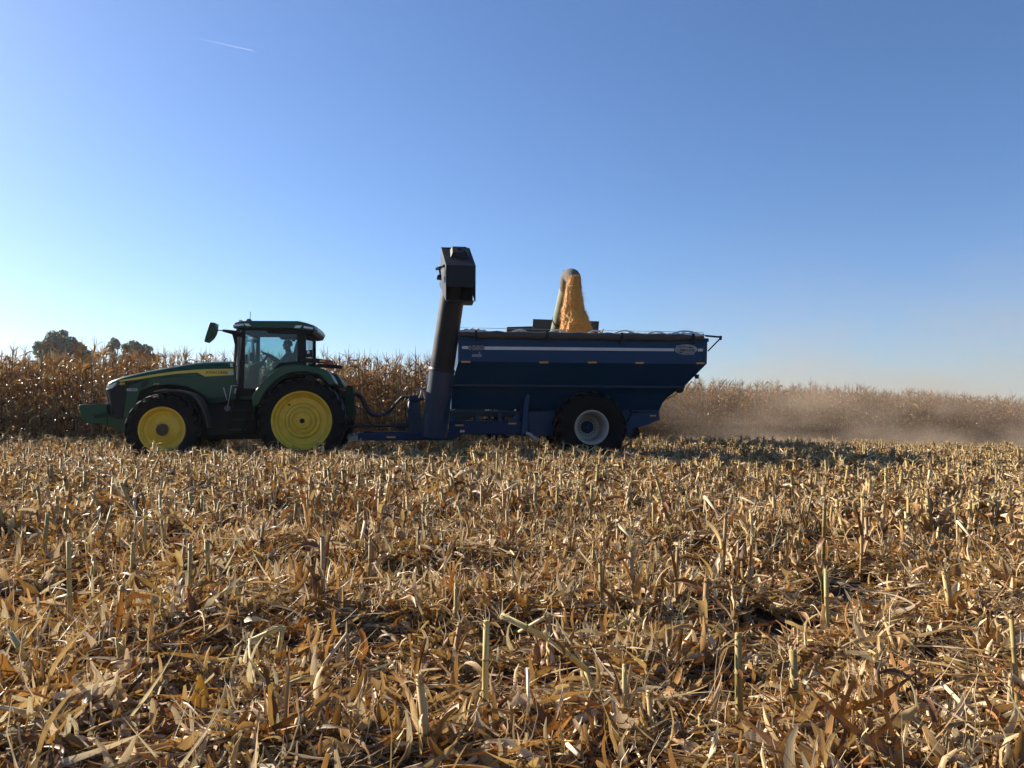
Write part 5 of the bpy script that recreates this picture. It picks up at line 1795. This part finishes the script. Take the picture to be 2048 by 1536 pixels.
camL = LANE_I @ CAM
for k in range(-1, 60):
    ly0 = FRONT_Y - .76 * (k + 1)
    if ly0 < camL.y + 1.0: break
    n = int(110 / .075)
    lx = -50 + np.cumsum(rng.uniform(.035, .115, n))
    ly = ly0 + rng.normal(0, .085, n)
    if abs(abs(ly0) - 1.1) < .45:
        keep = lx < (front_c[0] - 1.0) if True else None
        lx, ly = lx[keep], ly[keep]
    x, y = l2w(lx, ly)
    sx.append(x); sy.append(y)
for k in range(14):
    ly0 = FRONT_Y + .76 * k
    n = 850
    lx = 2.0 + np.cumsum(rng.uniform(.035, .12, n))
    ly = ly0 + rng.normal(0, .055, n)
    kk = (~is_corn(lx, ly)) & ((lx > x_r + .6) | (ly < CB_Y - 2.2))
    x, y = l2w(lx[kk], ly[kk])
    sx.append(x); sy.append(y)
sx = np.concatenate(sx); sy = np.concatenate(sy)
k = in_view(sx, sy, 5.0, .72) & (rng.random(len(sx)) > np.where(sy < 6.6, .55, .05)) & (sy > 2.7)
sx, sy = sx[k], sy[k]
# leave room round the stalks that stand out in the photograph
for (px_k, py_k) in ((142, 1296), (968, 1478), (1200, 1440), (1110, 1470), (88, 1450), (40, 1440), (1308, 1322), (1230, 1340), (548, 1352), (1655, 1275), (480, 1275), (410, 1300), (400, 1478), (400, 1520)):
    gk = on_ground(px_k, py_k)
    k = np.hypot(sx - gk.x, sy - gk.y) > .24
    sx, sy = sx[k], sy[k]
order = np.argsort(np.hypot(sx, sy) + np.where(np.abs(sx) < .69 * sy + .1, 0, 500))
sx, sy = sx[order], sy[order]
N_IND = 292
proto = []
for i, (ms, ml) in enumerate(stub_me):
    o = bpy.data.objects.new('cut_stalk', ms)
    COL.objects.link(o)
    c = bpy.data.objects.new('foliage', ml)
    COL.objects.link(c); c.parent = o
    tag(o, 'short dry cut corn stalk with shredded top standing in the harvested stubble row', 'cut stalk', 'cut corn stalks standing in the near stubble rows')
    proto.append(o)
used = set()
gzs = gz_np(sx, sy)
for i in range(N_IND):
    j = int(rng.integers(0, 16)) if rng.random() > .55 else int(rng.integers(16, NV))
    o = proto[j] if j not in used else copy_tree(proto[j])
    used.add(j)
    o.location = (sx[i], sy[i], gzs[i])
    s = rng.uniform(.8, 1.2)
    o.scale = (s, s, s * rng.uniform(.85, 1.15))
    o.rotation_euler = (0, 0, rng.uniform(0, 6.283))
for j in range(NV):
    if j not in used:
        bpy.data.objects.remove(proto[j].children[0]); bpy.data.objects.remove(proto[j])
n = len(sx) - N_IND
fx, fy = sx[N_IND:], sy[N_IND:]
s = rng.uniform(.85, 1.25, n)
o = scatter('stubble', np.stack([fx, fy, gzs[N_IND:]], 1), np.stack([rng.normal(0, .12, n), rng.normal(0, .12, n), rng.uniform(0, 6.283, n)], 1), np.stack([s * 1.4, s * 1.4, s * rng.uniform(.8, 1.22, n)], 1), np.where(rng.random(n) < .80, rng.integers(0, 13, n), rng.integers(16, NV, n)), coll_s)
tag(o, kind='stuff')

# --- stalks and a leaf that stand out, each where the photograph shows it
def special_stalk(px_base, py_base, px_top, py_top, label, seed, broken=None):
    g = on_ground(px_base, py_base)
    g.z = float(gz_np(np.array([g.x]), np.array([g.y]))[0])
    d0 = ray(px_top, py_top)
    t = g.y / d0.y
    top = CAM + d0 * t - g
    S = LB(seed); S2 = LB(seed + 7); r = S.r
    c = (.46, .34, .12)
    pts, rads, cols = [], [], []
    nn = max(2, int(top.length / .14))
    for i in range(nn + 1):
        q = top * (i / nn)
        if 0 < i < nn:
            u = top.normalized()
            pts += [q - u * .006, q, q + u * .006]; rads += [.0125, .0155, .0125]; cols += [c, (.16, .12, .05), c]
        else:
            pts.append(q - Vector((0, 0, .04)) if i == 0 else q); rads.append(.0125); cols.append(c)
    S.stem(pts, rads, cols, n=10)
    if broken:
        prev = top
        for (px, py) in broken:
            dd = ray(px, py)
            q = CAM + dd * ((g.y - .06) / dd.y) - g
            u = (q - prev).normalized()
            S.stem([prev, prev.lerp(q, .45), prev.lerp(q, .47), prev.lerp(q, .49), q], [.0125, .012, .015, .012, .011], [c, c, (.17, .13, .05), c, (.5, .42, .24)], n=10)
            for _ in range(6):
                S.strip(tuple(prev), r.random() * 6.283, r.uniform(-.8, 1.3), r.uniform(.03, .08), r.uniform(.003, .009), curl=r.gauss(-.8, .8), arch=.3, K=4, col=PAL['pale'], tip=.3, base=.9)
            S2.strip(tuple(prev), r.random() * 6.283, r.uniform(-.4, .4), r.uniform(.10, .2), r.uniform(.012, .025), curl=r.uniform(-2.2, -1), twist=r.gauss(0, 1.5), arch=.4, K=6, col=pick(r, W_LEAF), tip=.3, ragged=.3)
            prev = q
        top = prev
    for _ in range(7):
        S.strip(tuple(top - Vector((0, 0, .02))), r.random() * 6.283, r.uniform(.5, 1.5), r.uniform(.04, .1), r.uniform(.004, .01), curl=r.gauss(-.6, .7), arch=.3, K=4, col=PAL['pale'], tip=.3, base=.9)
    for _ in range(3):
        q = top * r.uniform(.1, .6) if not broken else Vector((0, 0, .05))
        S2.strip(tuple(q), r.random() * 6.283, r.uniform(.4, 1.2), r.uniform(.14, .3), r.uniform(.02, .04), curl=r.uniform(-2.6, -1), twist=r.gauss(0, 1.2), arch=.35, K=7, col=pick(r, W_LEAF), tip=.1)
    o = bpy.data.objects.new('cut_stalk', S.mesh('cut_stalk', [M['straw'], M['stem']]))
    COL.objects.link(o); o.location = g + Vector((0, 0, .02))
    ch = bpy.data.objects.new('foliage', S2.mesh('dry_leaf', [M['straw'], M['stem']]))
    COL.objects.link(ch); ch.parent = o
    tag(o, label, 'cut stalk', 'cut corn stalks standing in the near stubble rows')
special_stalk(142, 1296, 137, 1090, 'tallest upright greenish stalk below the front wheel of the tractor', 901)
special_stalk(968, 1478, 973, 1252, 'upright greenish stalk rising alone at the middle of the bottom edge', 902)
special_stalk(1200, 1440, 1172, 1348, 'broken stalk folded over into a long slanting rod', 903, broken=[(1098, 1288), (1002, 1240)])
special_stalk(88, 1450, 68, 1380, 'broken stalk with a bent arm reaching to the edge of the picture', 904, broken=[(52, 1330), (20, 1275)])
special_stalk(1308, 1322, 1255, 1250, 'leaning pale stalk with a second broken length hanging beside it', 905, broken=[(1190, 1292)])
special_stalk(548, 1352, 565, 1262, 'short stalk snapped sideways with its top pointing to the tractor', 906, broken=[(500, 1290)])
special_stalk(1655, 1275, 1652, 1145, 'straight thin stalk standing high below the far end of the cart shadow', 907)
special_stalk(480, 1275, 472, 1182, 'stalk with one broken arm lying towards the ground beside it', 908, broken=[(360, 1232)])

g = on_ground(400, 1478)
g.z = float(gz_np(np.array([g.x]), np.array([g.y]))[0]) + .04
L = LB(77)
L.strip((0, 0, 0.02), 2.0, 1.1, .17, .068, curl=.25, roll=.25, twist=.2, arch=.16, K=8, col=(.50, .27, .055), tip=.04, base=.45)
o = bpy.data.objects.new('dry_leaf_blade', L.mesh('dry_leaf_blade', [M['straw']]))
COL.objects.link(o); o.location = g
tag(o, 'broad golden leaf standing upright in the litter near the bottom edge', 'dry leaf')

# ================================================================== standing corn
plants = [corn_plant(500 + 10 * i) for i in range(9)]
pm = [M['corn_leaf'], M['stem']]
part_me = [(a.mesh('stalk', pm), f.mesh('foliage', pm), t.mesh('tassel', pm), e.mesh('ear', pm)) for a, f, t, e in plants]
coll_c = src_collection('field_corn', [join_lb(q).mesh('field_corn', pm) for q in plants])
cx, cy = [], []
for k in range(22):
    ly0 = FRONT_Y + .76 * k
    lx = -38 + np.cumsum(rng.uniform(.12, .22, 250))
    lx = lx[lx < CORN_END]
    cx.append(lx); cy.append(ly0 + rng.normal(0, .04, len(lx)))
for k in range(16):
    lx = CORN_END + np.cumsum(rng.uniform(.12, .22, 380))
    ly = back_front(lx) + .76 * k
    kk = ly < FRONT_Y + .76 * 22 + 14
    cx.append(lx[kk]); cy.append(ly[kk] + rng.normal(0, .04, kk.sum()))
cx = np.concatenate(cx); cy = np.concatenate(cy)
wx, wy = l2w(cx, cy)
k = in_view(wx, wy, 8.0, .74)
wx, wy, cx, cy = wx[k], wy[k], cx[k], cy[k]
vis = (cx < CORN_END) & (np.abs(wx) < .68 * wy)
score = np.where(vis, np.hypot(wx, wy), 1e3 + np.hypot(wx, wy))
order = np.argsort(score)
wx, wy = wx[order], wy[order]
NC = 296
protos = []
for i, me4 in enumerate(part_me):
    e = empty('corn_plant', (0, 0, 0))
    tag(e, 'tall dry brown corn plant in the uncut rows behind the tractor', 'corn plant', 'dry corn plants standing in the uncut rows behind the tractor')
    for nm, me in zip(('stalk', 'foliage', 'tassel', 'ear'), me4):
        c = bpy.data.objects.new(nm, me); COL.objects.link(c); c.parent = e
    protos.append(e)
used = set()
gz = gz_np(wx, wy)
for i in range(NC):
    j = i if i < 9 else int(rng.integers(0, 9))
    o = protos[j] if j not in used else copy_tree(protos[j])
    used.add(j)
    o.location = (wx[i], wy[i], gz[i])
    s = rng.uniform(1.0, 1.15)
    o.scale = (s, s, s * rng.uniform(.95, 1.06))
    o.rotation_euler = (0, 0, rng.uniform(0, 6.283))
n = len(wx) - NC
s = rng.uniform(.96, 1.12, n)
o = scatter('standing_corn', np.stack([wx[NC:], wy[NC:], gz[NC:]], 1), np.stack([rng.normal(0, .02, n), rng.normal(0, .02, n), rng.uniform(0, 6.283, n)], 1), np.stack([s, s, s * rng.uniform(.93, 1.06, n)], 1), rng.integers(0, 9, n), coll_c)
tag(o, kind='stuff')

# ================================================================== yellow grain
def grain_mat():
    m, nt, out = mat_new('corn_kernels')
    b = node(nt, 'ShaderNodeBsdfPrincipled', i_Roughness=0.5)
    tc = node(nt, 'ShaderNodeTexCoord')
    vo = node(nt, 'ShaderNodeTexVoronoi', i_Scale=75.0)
    nt.links.new(tc.outputs['Object'], vo.inputs['Vector'])
    rp = node(nt, 'ShaderNodeValToRGB')
    e = rp.color_ramp.elements
    e[0].color = (0.54, 0.22, 0.03, 1); e[1].color = (0.86, 0.52, 0.14, 1)
    em = e.new(.5); em.color = (0.76, 0.36, 0.055, 1)
    sp = node(nt, 'ShaderNodeSeparateColor')
    nt.links.new(vo.outputs['Color'], sp.inputs[0]); nt.links.new(sp.outputs[0], rp.inputs['Fac'])
    nt.links.new(rp.outputs['Color'], b.inputs['Base Color'])
    bp = node(nt, 'ShaderNodeBump', i_Strength=1.0, i_Distance=0.025)
    nt.links.new(vo.outputs['Distance'], bp.inputs['Height']); bp.invert = True
    nt.links.new(bp.outputs[0], b.inputs['Normal'])
    nt.links.new(b.outputs[0], out.inputs['Surface'])
    return m
M['grain'] = grain_mat()
r = random.Random(5)
edges = [(552, 1139, 1157), (560, 1136.5, 1158.5), (575, 1133.5, 1160.5), (590, 1130.5, 1163), (605, 1128, 1165.5), (620, 1126, 1168.5), (632, 1124.5, 1172.5), (645, 1123, 1177), (658, 1122, 1181), (668, 1121, 1184)]
YG = -0.08
ctr = []
for py, a, c in edges:
    x0, z0_ = T(a, py, YG); x1, _ = T(c, py, YG)
    ctr.append(((x0 + x1) / 2, (x1 - x0) / 2 * 1.06, z0_))
ctr = np.array(ctr)
NR, NS = 110, 88
tt = np.linspace(0, 1, NR)
zz = np.interp(tt, np.linspace(0, 1, len(ctr)), ctr[:, 2])
cc = np.interp(tt, np.linspace(0, 1, len(ctr)), ctr[:, 0])
hw = np.interp(tt, np.linspace(0, 1, len(ctr)), ctr[:, 1])
b = MB()
vs, fs = [], []
stream_pts = []
for i in range(NR):
    for k in range(NS):
        a = 2 * math.pi * k / NS
        p = Vector((math.cos(a), math.sin(a), zz[i]))
        nz = mnoise.noise(Vector((p.x * 1.7, p.y * 1.7, zz[i] * 3.2))) * .20 + mnoise.noise(Vector((p.x * 5, p.y * 5, zz[i] * 9))) * .11 + mnoise.noise(Vector((p.x * 16, p.y * 16, zz[i] * 26))) * .035
        rr = hw[i] * (1 + nz * (.4 + .6 * tt[i]))
        q = (cc[i] + rr * math.cos(a), YG + rr * .95 * math.sin(a), zz[i])
        vs.append(q); stream_pts.append((q, math.cos(a), math.sin(a)))
for i in range(NR - 1):
    for k in range(NS):
        k2 = (k + 1) % NS
        fs.append((i * NS + k, i * NS + k2, (i + 1) * NS + k2, (i + 1) * NS + k))
b.add(vs, fs)
def kernel(p, s):
    u = Vector((r.gauss(0, 1), r.gauss(0, 1), r.gauss(0, 1))).normalized()
    v_ = u.cross(Vector((r.gauss(0, 1), r.gauss(0, 1), r.gauss(0, 1)))).normalized()
    w_ = u.cross(v_)
    p = Vector(p)
    b.add([p + u * s, p - u * s, p + v_ * s * .8, p - v_ * s * .8, p + w_ * s * .55, p - w_ * s * .55], [(0, 2, 4), (2, 1, 4), (1, 3, 4), (3, 0, 4), (2, 0, 5), (1, 2, 5), (3, 1, 5), (0, 3, 5)])
for _ in range(5200):
    q, ca, sa = r.choice(stream_pts)
    off = abs(r.gauss(0, .018)) if r.random() < .85 else abs(r.gauss(0, .06))
    kernel((q[0] + ca * off, q[1] + sa * off, q[2] + r.gauss(0, .01)), r.uniform(.007, .012))
me = b.mesh('falling_corn', smooth=0, recalc=False)
me.materials.append(M['grain'])
o = bpy.data.objects.new('falling_corn', me); COL.objects.link(o); o.matrix_world = LANE
tag(o, kind='stuff')
# heap inside the tank
xs = np.linspace(XL + .05, top_r[0] - .05, 90); ys = np.linspace(-YT + .05, YT - .05, 44)
gx, gy = ctr[-1][0], YG
vs, fs = [], []
px_, pz_ = T(1196, 659, -.9)
for y in ys:
    for x in xs:
        d = math.hypot(x - gx, (y - gy))
        h = zt_ - .42 + max(0, .62 - d * .62)
        d2 = math.hypot((x - px_), (y + .9))
        h = max(h, zt_ + .10 - d2 * .5)
        h = min(h, zt_ + .45) + .02 * mnoise.noise(Vector((x * 6, y * 6, 0)))
        edge = min(abs(y - ys[0]), abs(y - ys[-1]))
        h = min(h, zt_ - .06 + edge * .9)
        vs.append((x, y, h))
nx = len(xs)
for j in range(len(ys) - 1):
    for i in range(nx - 1):
        fs.append((j * nx + i, j * nx + i + 1, (j + 1) * nx + i + 1, (j + 1) * nx + i))
b = MB(); b.add(vs, fs)
me = b.mesh('corn_heap', smooth=60, recalc=False)
me.materials.append(M['grain'])
o = bpy.data.objects.new('corn_heap', me); COL.objects.link(o); o.matrix_world = LANE
tag(o, kind='stuff')

# ================================================================== trees beyond the corn
def tree_leaf_mat(name, col):
    m, nt, out = mat_new(name)
    b = node(nt, 'ShaderNodeBsdfPrincipled', i_Roughness=0.6)
    at = node(nt, 'ShaderNodeAttribute', attribute_name='Col')
    nt.links.new(at.outputs['Color'], b.inputs['Base Color'])
    t = node(nt, 'ShaderNodeBsdfTranslucent')
    nt.links.new(at.outputs['Color'], t.inputs['Color'])
    mx = node(nt, 'ShaderNodeMixShader'); mx.inputs[0].default_value = .4
    nt.links.new(b.outputs[0], mx.inputs[1]); nt.links.new(t.outputs[0], mx.inputs[2])
    nt.links.new(mx.outputs[0], out.inputs['Surface'])
    return m
M['tree_leaf'] = tree_leaf_mat('tree_leaf', (0, 0, 0))
M['bark'] = paint('bark', (0.07, 0.055, 0.04), 0.9, dust=0.2)
def tree(px, py_top, half_px, Y, label, seed, col, lobes, dens=1.0):
    r = random.Random(seed)
    d = ray(px, py_top); t = Y / d.y
    top = CAM + d * t
    gz0 = float(np.clip(gz_np(np.array([top.x]), np.array([Y]))[0], -3.5, 4.5))
    hwid = half_px / F_PX * Y
    H = top.z - gz0
    e = empty('tree', (top.x, Y, gz0))
    tag(e, label, 'tree', 'trees showing above the standing corn')
    b = MB()
    b.tube([(0, 0, -.3), (0.1, 0, H * .25), (0, .1, H * .5), (.1, 0, H * .8)], [.45, .36, .25, .08], 10)
    for k in range(9):
        a = r.random() * 6.28; z0 = H * r.uniform(.22, .6)
        q = Vector((math.cos(a) * hwid * .7, math.sin(a) * hwid * .6, z0 + H * .22))
        b.tube([(0, 0, z0), tuple(q * .5 + Vector((0, 0, z0 * .5))), tuple(q)], [.2, .13, .04], 6)
    me = b.mesh('trunk', smooth=60); me.materials.append(M['bark'])
    o = bpy.data.objects.new('trunk', me); COL.objects.link(o); o.parent = e
    vs, cs = [], []
    lift = H - max(min(q[1] * H, H - q[2] * hwid * .9) + q[2] * hwid * 1.08 for q in lobes)
    for (lx, lz, lr) in lobes:
        c0 = Vector((lx * hwid, r.uniform(-.35, .35) * hwid, lz * H)); R_ = lr * hwid
        c0.z = min(c0.z, H * 1.0 - R_ * .9) + lift
        sub = [(c0, R_ * .78)] + [(c0 + Vector((r.gauss(0, 1), r.gauss(0, 1), r.gauss(0, .8))).normalized() * R_ * r.uniform(.55, .95), R_ * r.uniform(.25, .42)) for _ in range(9)]
        for c1, rr in sub:
            for _ in range(int(dens * 110 * rr * rr + 60)):
                u = Vector((r.gauss(0, 1), r.gauss(0, 1), r.gauss(0, 1))).normalized()
                p = c1 + u * rr * (r.random() ** .4)
                s_ = r.uniform(.18, .40)
                a1 = Vector((r.gauss(0, 1), r.gauss(0, 1), r.gauss(0, 1))).normalized()
                a2 = a1.cross(u + Vector((0, 0, .3))).normalized()
                vs += [p - a1 * s_, p + a2 * s_ * .6, p + a1 * s_, p - a2 * s_ * .6]
                f = r.uniform(.7, 1.3)
                cs += [tuple(k * f for k in col)] * 4
    n = len(vs) // 4
    me = bpy.data.meshes.new('crown')
    me.from_pydata([tuple(v) for v in vs], [], [(4 * i, 4 * i + 1, 4 * i + 2, 4 * i + 3) for i in range(n)])
    at = me.attributes.new('Col', 'FLOAT_COLOR', 'POINT')
    at.data.foreach_set('color', np.concatenate([np.array(cs), np.ones((len(cs), 1))], 1).ravel())
    me.materials.append(M['tree_leaf'])
    o = bpy.data.objects.new('crown', me); COL.objects.link(o); o.parent = e
tree(126, 661, 66, 165, 'large dark green round tree rising above the brown corn', 1, (.050, .092, .042), [(0, .35, .85), (0, .70, .5), (-.55, .55, .45), (.5, .6, .45), (-.1, .8, .38), (.28, .78, .34), (-.62, .75, .2), (.8, .5, .32), (-.85, .42, .3), (0, .5, .6), (.62, .72, .22)], 1.2)
tree(226, 674, 20, 185, 'small thin grey green tree with sky showing through beside a wider tree', 2, (.12, .15, .105), [(0, .4, .8), (0, .80, .7), (-.4, .7, .5), (.5, .82, .45), (0, .5, .5)], .5)
tree(271, 677, 46, 180, 'grey green spreading tree above the corn near the hood of the tractor', 3, (.070, .112, .062), [(0, .35, .85), (-.2, .75, .5), (.3, .72, .45), (.7, .58, .4), (-.6, .6, .4), (0, .5, .6), (.1, .82, .3)], .9)

# ================================================================== contrails high in the sky
def contrail(px0, py0, px1, py1, dist, w0, w1, label, dens):
    a = CAM + ray(px0, py0) * dist; c = CAM + ray(px1, py1) * dist
    mid = (a + c) / 2
    b = MB()
    n = 24
    path = [a.lerp(c, i / n) - mid for i in range(n + 1)]
    b.tube(path, [w0 + (w1 - w0) * (i / n) for i in range(n + 1)], 12)
    me = b.mesh('contrail', smooth=80)
    at = me.attributes.new('fade', 'FLOAT', 'POINT')
    L = (c - a)
    vals = [max(0, min(1, ((v.co + mid - a).dot(L)) / L.length_squared)) for v in me.vertices]
    at.data.foreach_set('value', vals)
    m, nt, out = mat_new('ice_trail')
    tr_ = node(nt, 'ShaderNodeBsdfTransparent')
    df = node(nt, 'ShaderNodeBsdfDiffuse', i_Color=(.9, .9, .9, 1)); tl = node(nt, 'ShaderNodeBsdfTranslucent', i_Color=(.9, .9, .9, 1))
    ad = node(nt, 'ShaderNodeAddShader')
    nt.links.new(df.outputs[0], ad.inputs[0]); nt.links.new(tl.outputs[0], ad.inputs[1])
    fa = node(nt, 'ShaderNodeAttribute', attribute_name='fade')
    lw = node(nt, 'ShaderNodeLayerWeight', i_Blend=.5)
    inv = node(nt, 'ShaderNodeMath', operation='SUBTRACT'); inv.inputs[0].default_value = 1.0
    nt.links.new(lw.outputs['Facing'], inv.inputs[1])
    po = node(nt, 'ShaderNodeMath', operation='POWER'); po.inputs[1].default_value = 1.7
    nt.links.new(fa.outputs['Fac'], po.inputs[0])
    mu = node(nt, 'ShaderNodeMath', operation='MULTIPLY'); nt.links.new(po.outputs[0], mu.inputs[0]); nt.links.new(inv.outputs[0], mu.inputs[1])
    m2 = node(nt, 'ShaderNodeMath', operation='MULTIPLY'); nt.links.new(mu.outputs[0], m2.inputs[0]); m2.inputs[1].default_value = dens
    mx = node(nt, 'ShaderNodeMixShader')
    nt.links.new(m2.outputs[0], mx.inputs[0]); nt.links.new(tr_.outputs[0], mx.inputs[1]); nt.links.new(ad.outputs[0], mx.inputs[2])
    nt.links.new(mx.outputs[0], out.inputs['Surface'])
    me.materials.append(m)
    o = bpy.data.objects.new('contrail', me); COL.objects.link(o); o.location = mid
    tag(o, label, 'contrail')
contrail(345, 66, 505, 101, 9000, 14, 6, 'bright thin white aircraft trail high above the tractor', .04)
contrail(1205, 333, 1307, 354, 14000, 14, 8, 'very faint short aircraft trail above the grain cart', .025)

# ================================================================== dust behind the combine
def dust_cloud():
    x0, x1, y0, y1, z0, z1 = x_r - .2, 75.0, CB_Y - 3.6, 30.0, -4.5, 12.0
    b = MB(); b.box(x0, x1, y0, y1, z0, z1)
    me = b.mesh('dust', smooth=0)
    m, nt, out = mat_new('dust_cloud')
    m.cycles.volume_sampling = 'MULTIPLE_IMPORTANCE' if hasattr(m, 'cycles') else None
    tc = node(nt, 'ShaderNodeTexCoord')
    sp = node(nt, 'ShaderNodeSeparateXYZ'); nt.links.new(tc.outputs['Object'], sp.inputs[0])
    def mth(op, a, c=None, d=None, clamp=False):
        n = node(nt, 'ShaderNodeMath', operation=op); n.use_clamp = clamp
        for i, v in enumerate((a, c, d)):
            if v is None: continue
            if isinstance(v, (int, float)): n.inputs[i].default_value = v
            else: nt.links.new(v, n.inputs[i])
        return n.outputs[0]
    X, Y, Z = sp.outputs
    s = mth('SUBTRACT', X, x0)                                  # metres behind the combine
    gx_ = mth('MAXIMUM', mth('SUBTRACT', X, 0.0), 0.0)
    # height above the falling ground
    zg = mth('ADD', Z, mth('ADD', mth('MULTIPLY', mth('MULTIPLY', gx_, gx_), 0.0004), mth('MULTIPLY', mth('MAXIMUM', mth('SUBTRACT', Y, 3.0), 0.0), 0.018)))
    zg = mth('MAXIMUM', zg, 0.0)
    ns = node(nt, 'ShaderNodeTexNoise', i_Scale=0.30, i_Detail=6.0, i_Roughness=.6)
    mp = node(nt, 'ShaderNodeMapping'); mp.inputs['Scale'].default_value = (.7, 1, 1.5)
    nt.links.new(tc.outputs['Object'], mp.inputs['Vector']); nt.links.new(mp.outputs[0], ns.inputs['Vector'])
    nz = mth('MULTIPLY', mth('MAXIMUM', mth('SUBTRACT', ns.outputs['Fac'], 0.42), 0.0), 7.0)
    fade_in = mth('MULTIPLY', s, 0.35, clamp=True)
    hgt = mth('MULTIPLY_ADD', s, 0.05, 0.8)
    low = mth('POWER', 2.718, mth('MULTIPLY', mth('DIVIDE', zg, hgt), -1.0))
    dec = mth('POWER', 2.718, mth('MULTIPLY', s, -0.058))
    ay = mth('SUBTRACT', Y, CB_Y + 0.5)
    lat = mth('POWER', 2.718, mth('MULTIPLY', mth('MULTIPLY', ay, ay), -0.045))
    d1 = mth('MULTIPLY', mth('MULTIPLY', mth('MULTIPLY', low, dec), mth('MULTIPLY', lat, nz)), DUST_LOW)
    hi_ = mth('POWER', 2.718, mth('MULTIPLY', zg, -0.22))
    edge = mth('MULTIPLY', mth('SUBTRACT', z1, Z), 0.2, clamp=True)
    far = mth('MULTIPLY', s, 0.08, clamp=True)
    d2 = mth('MULTIPLY', mth('MULTIPLY', mth('MULTIPLY', hi_, edge), mth('MULTIPLY', nz, far)), DUST_HIGH)
    dens = mth('MULTIPLY', mth('ADD', d1, d2), fade_in)
    pv = node(nt, 'ShaderNodeVolumePrincipled')
    pv.inputs['Color'].default_value = (.53, .425, .33, 1)
    pv.inputs['Anisotropy'].default_value = 0.1
    nt.links.new(dens, pv.inputs['Density'])
    nt.links.new(pv.outputs[0], out.inputs['Volume'])
    me.materials.append(m)
    o = bpy.data.objects.new('dust', me); COL.objects.link(o); o.matrix_world = LANE
    tag(o, kind='stuff')
DUST_LOW, DUST_HIGH = 0.58, 0.036
dust_cloud()

# ================================================================== the hazy autumn air
def haze_box():
    b = MB(); b.box(-2100, 2100, -2100, 2100, -9.0, 27.0)
    me = b.mesh('haze', smooth=0)
    m, nt, out = mat_new('thin_haze')
    pv = node(nt, 'ShaderNodeVolumePrincipled')
    pv.inputs['Color'].default_value = (.93, .94, .96, 1)
    pv.inputs['Anisotropy'].default_value = 0.3
    pv.inputs['Density'].default_value = HAZE
    nt.links.new(pv.outputs[0], out.inputs['Volume'])
    me.materials.append(m)
    o = bpy.data.objects.new('haze', me); COL.objects.link(o)
    tag(o, kind='stuff')
HAZE = 0.00014
haze_box()
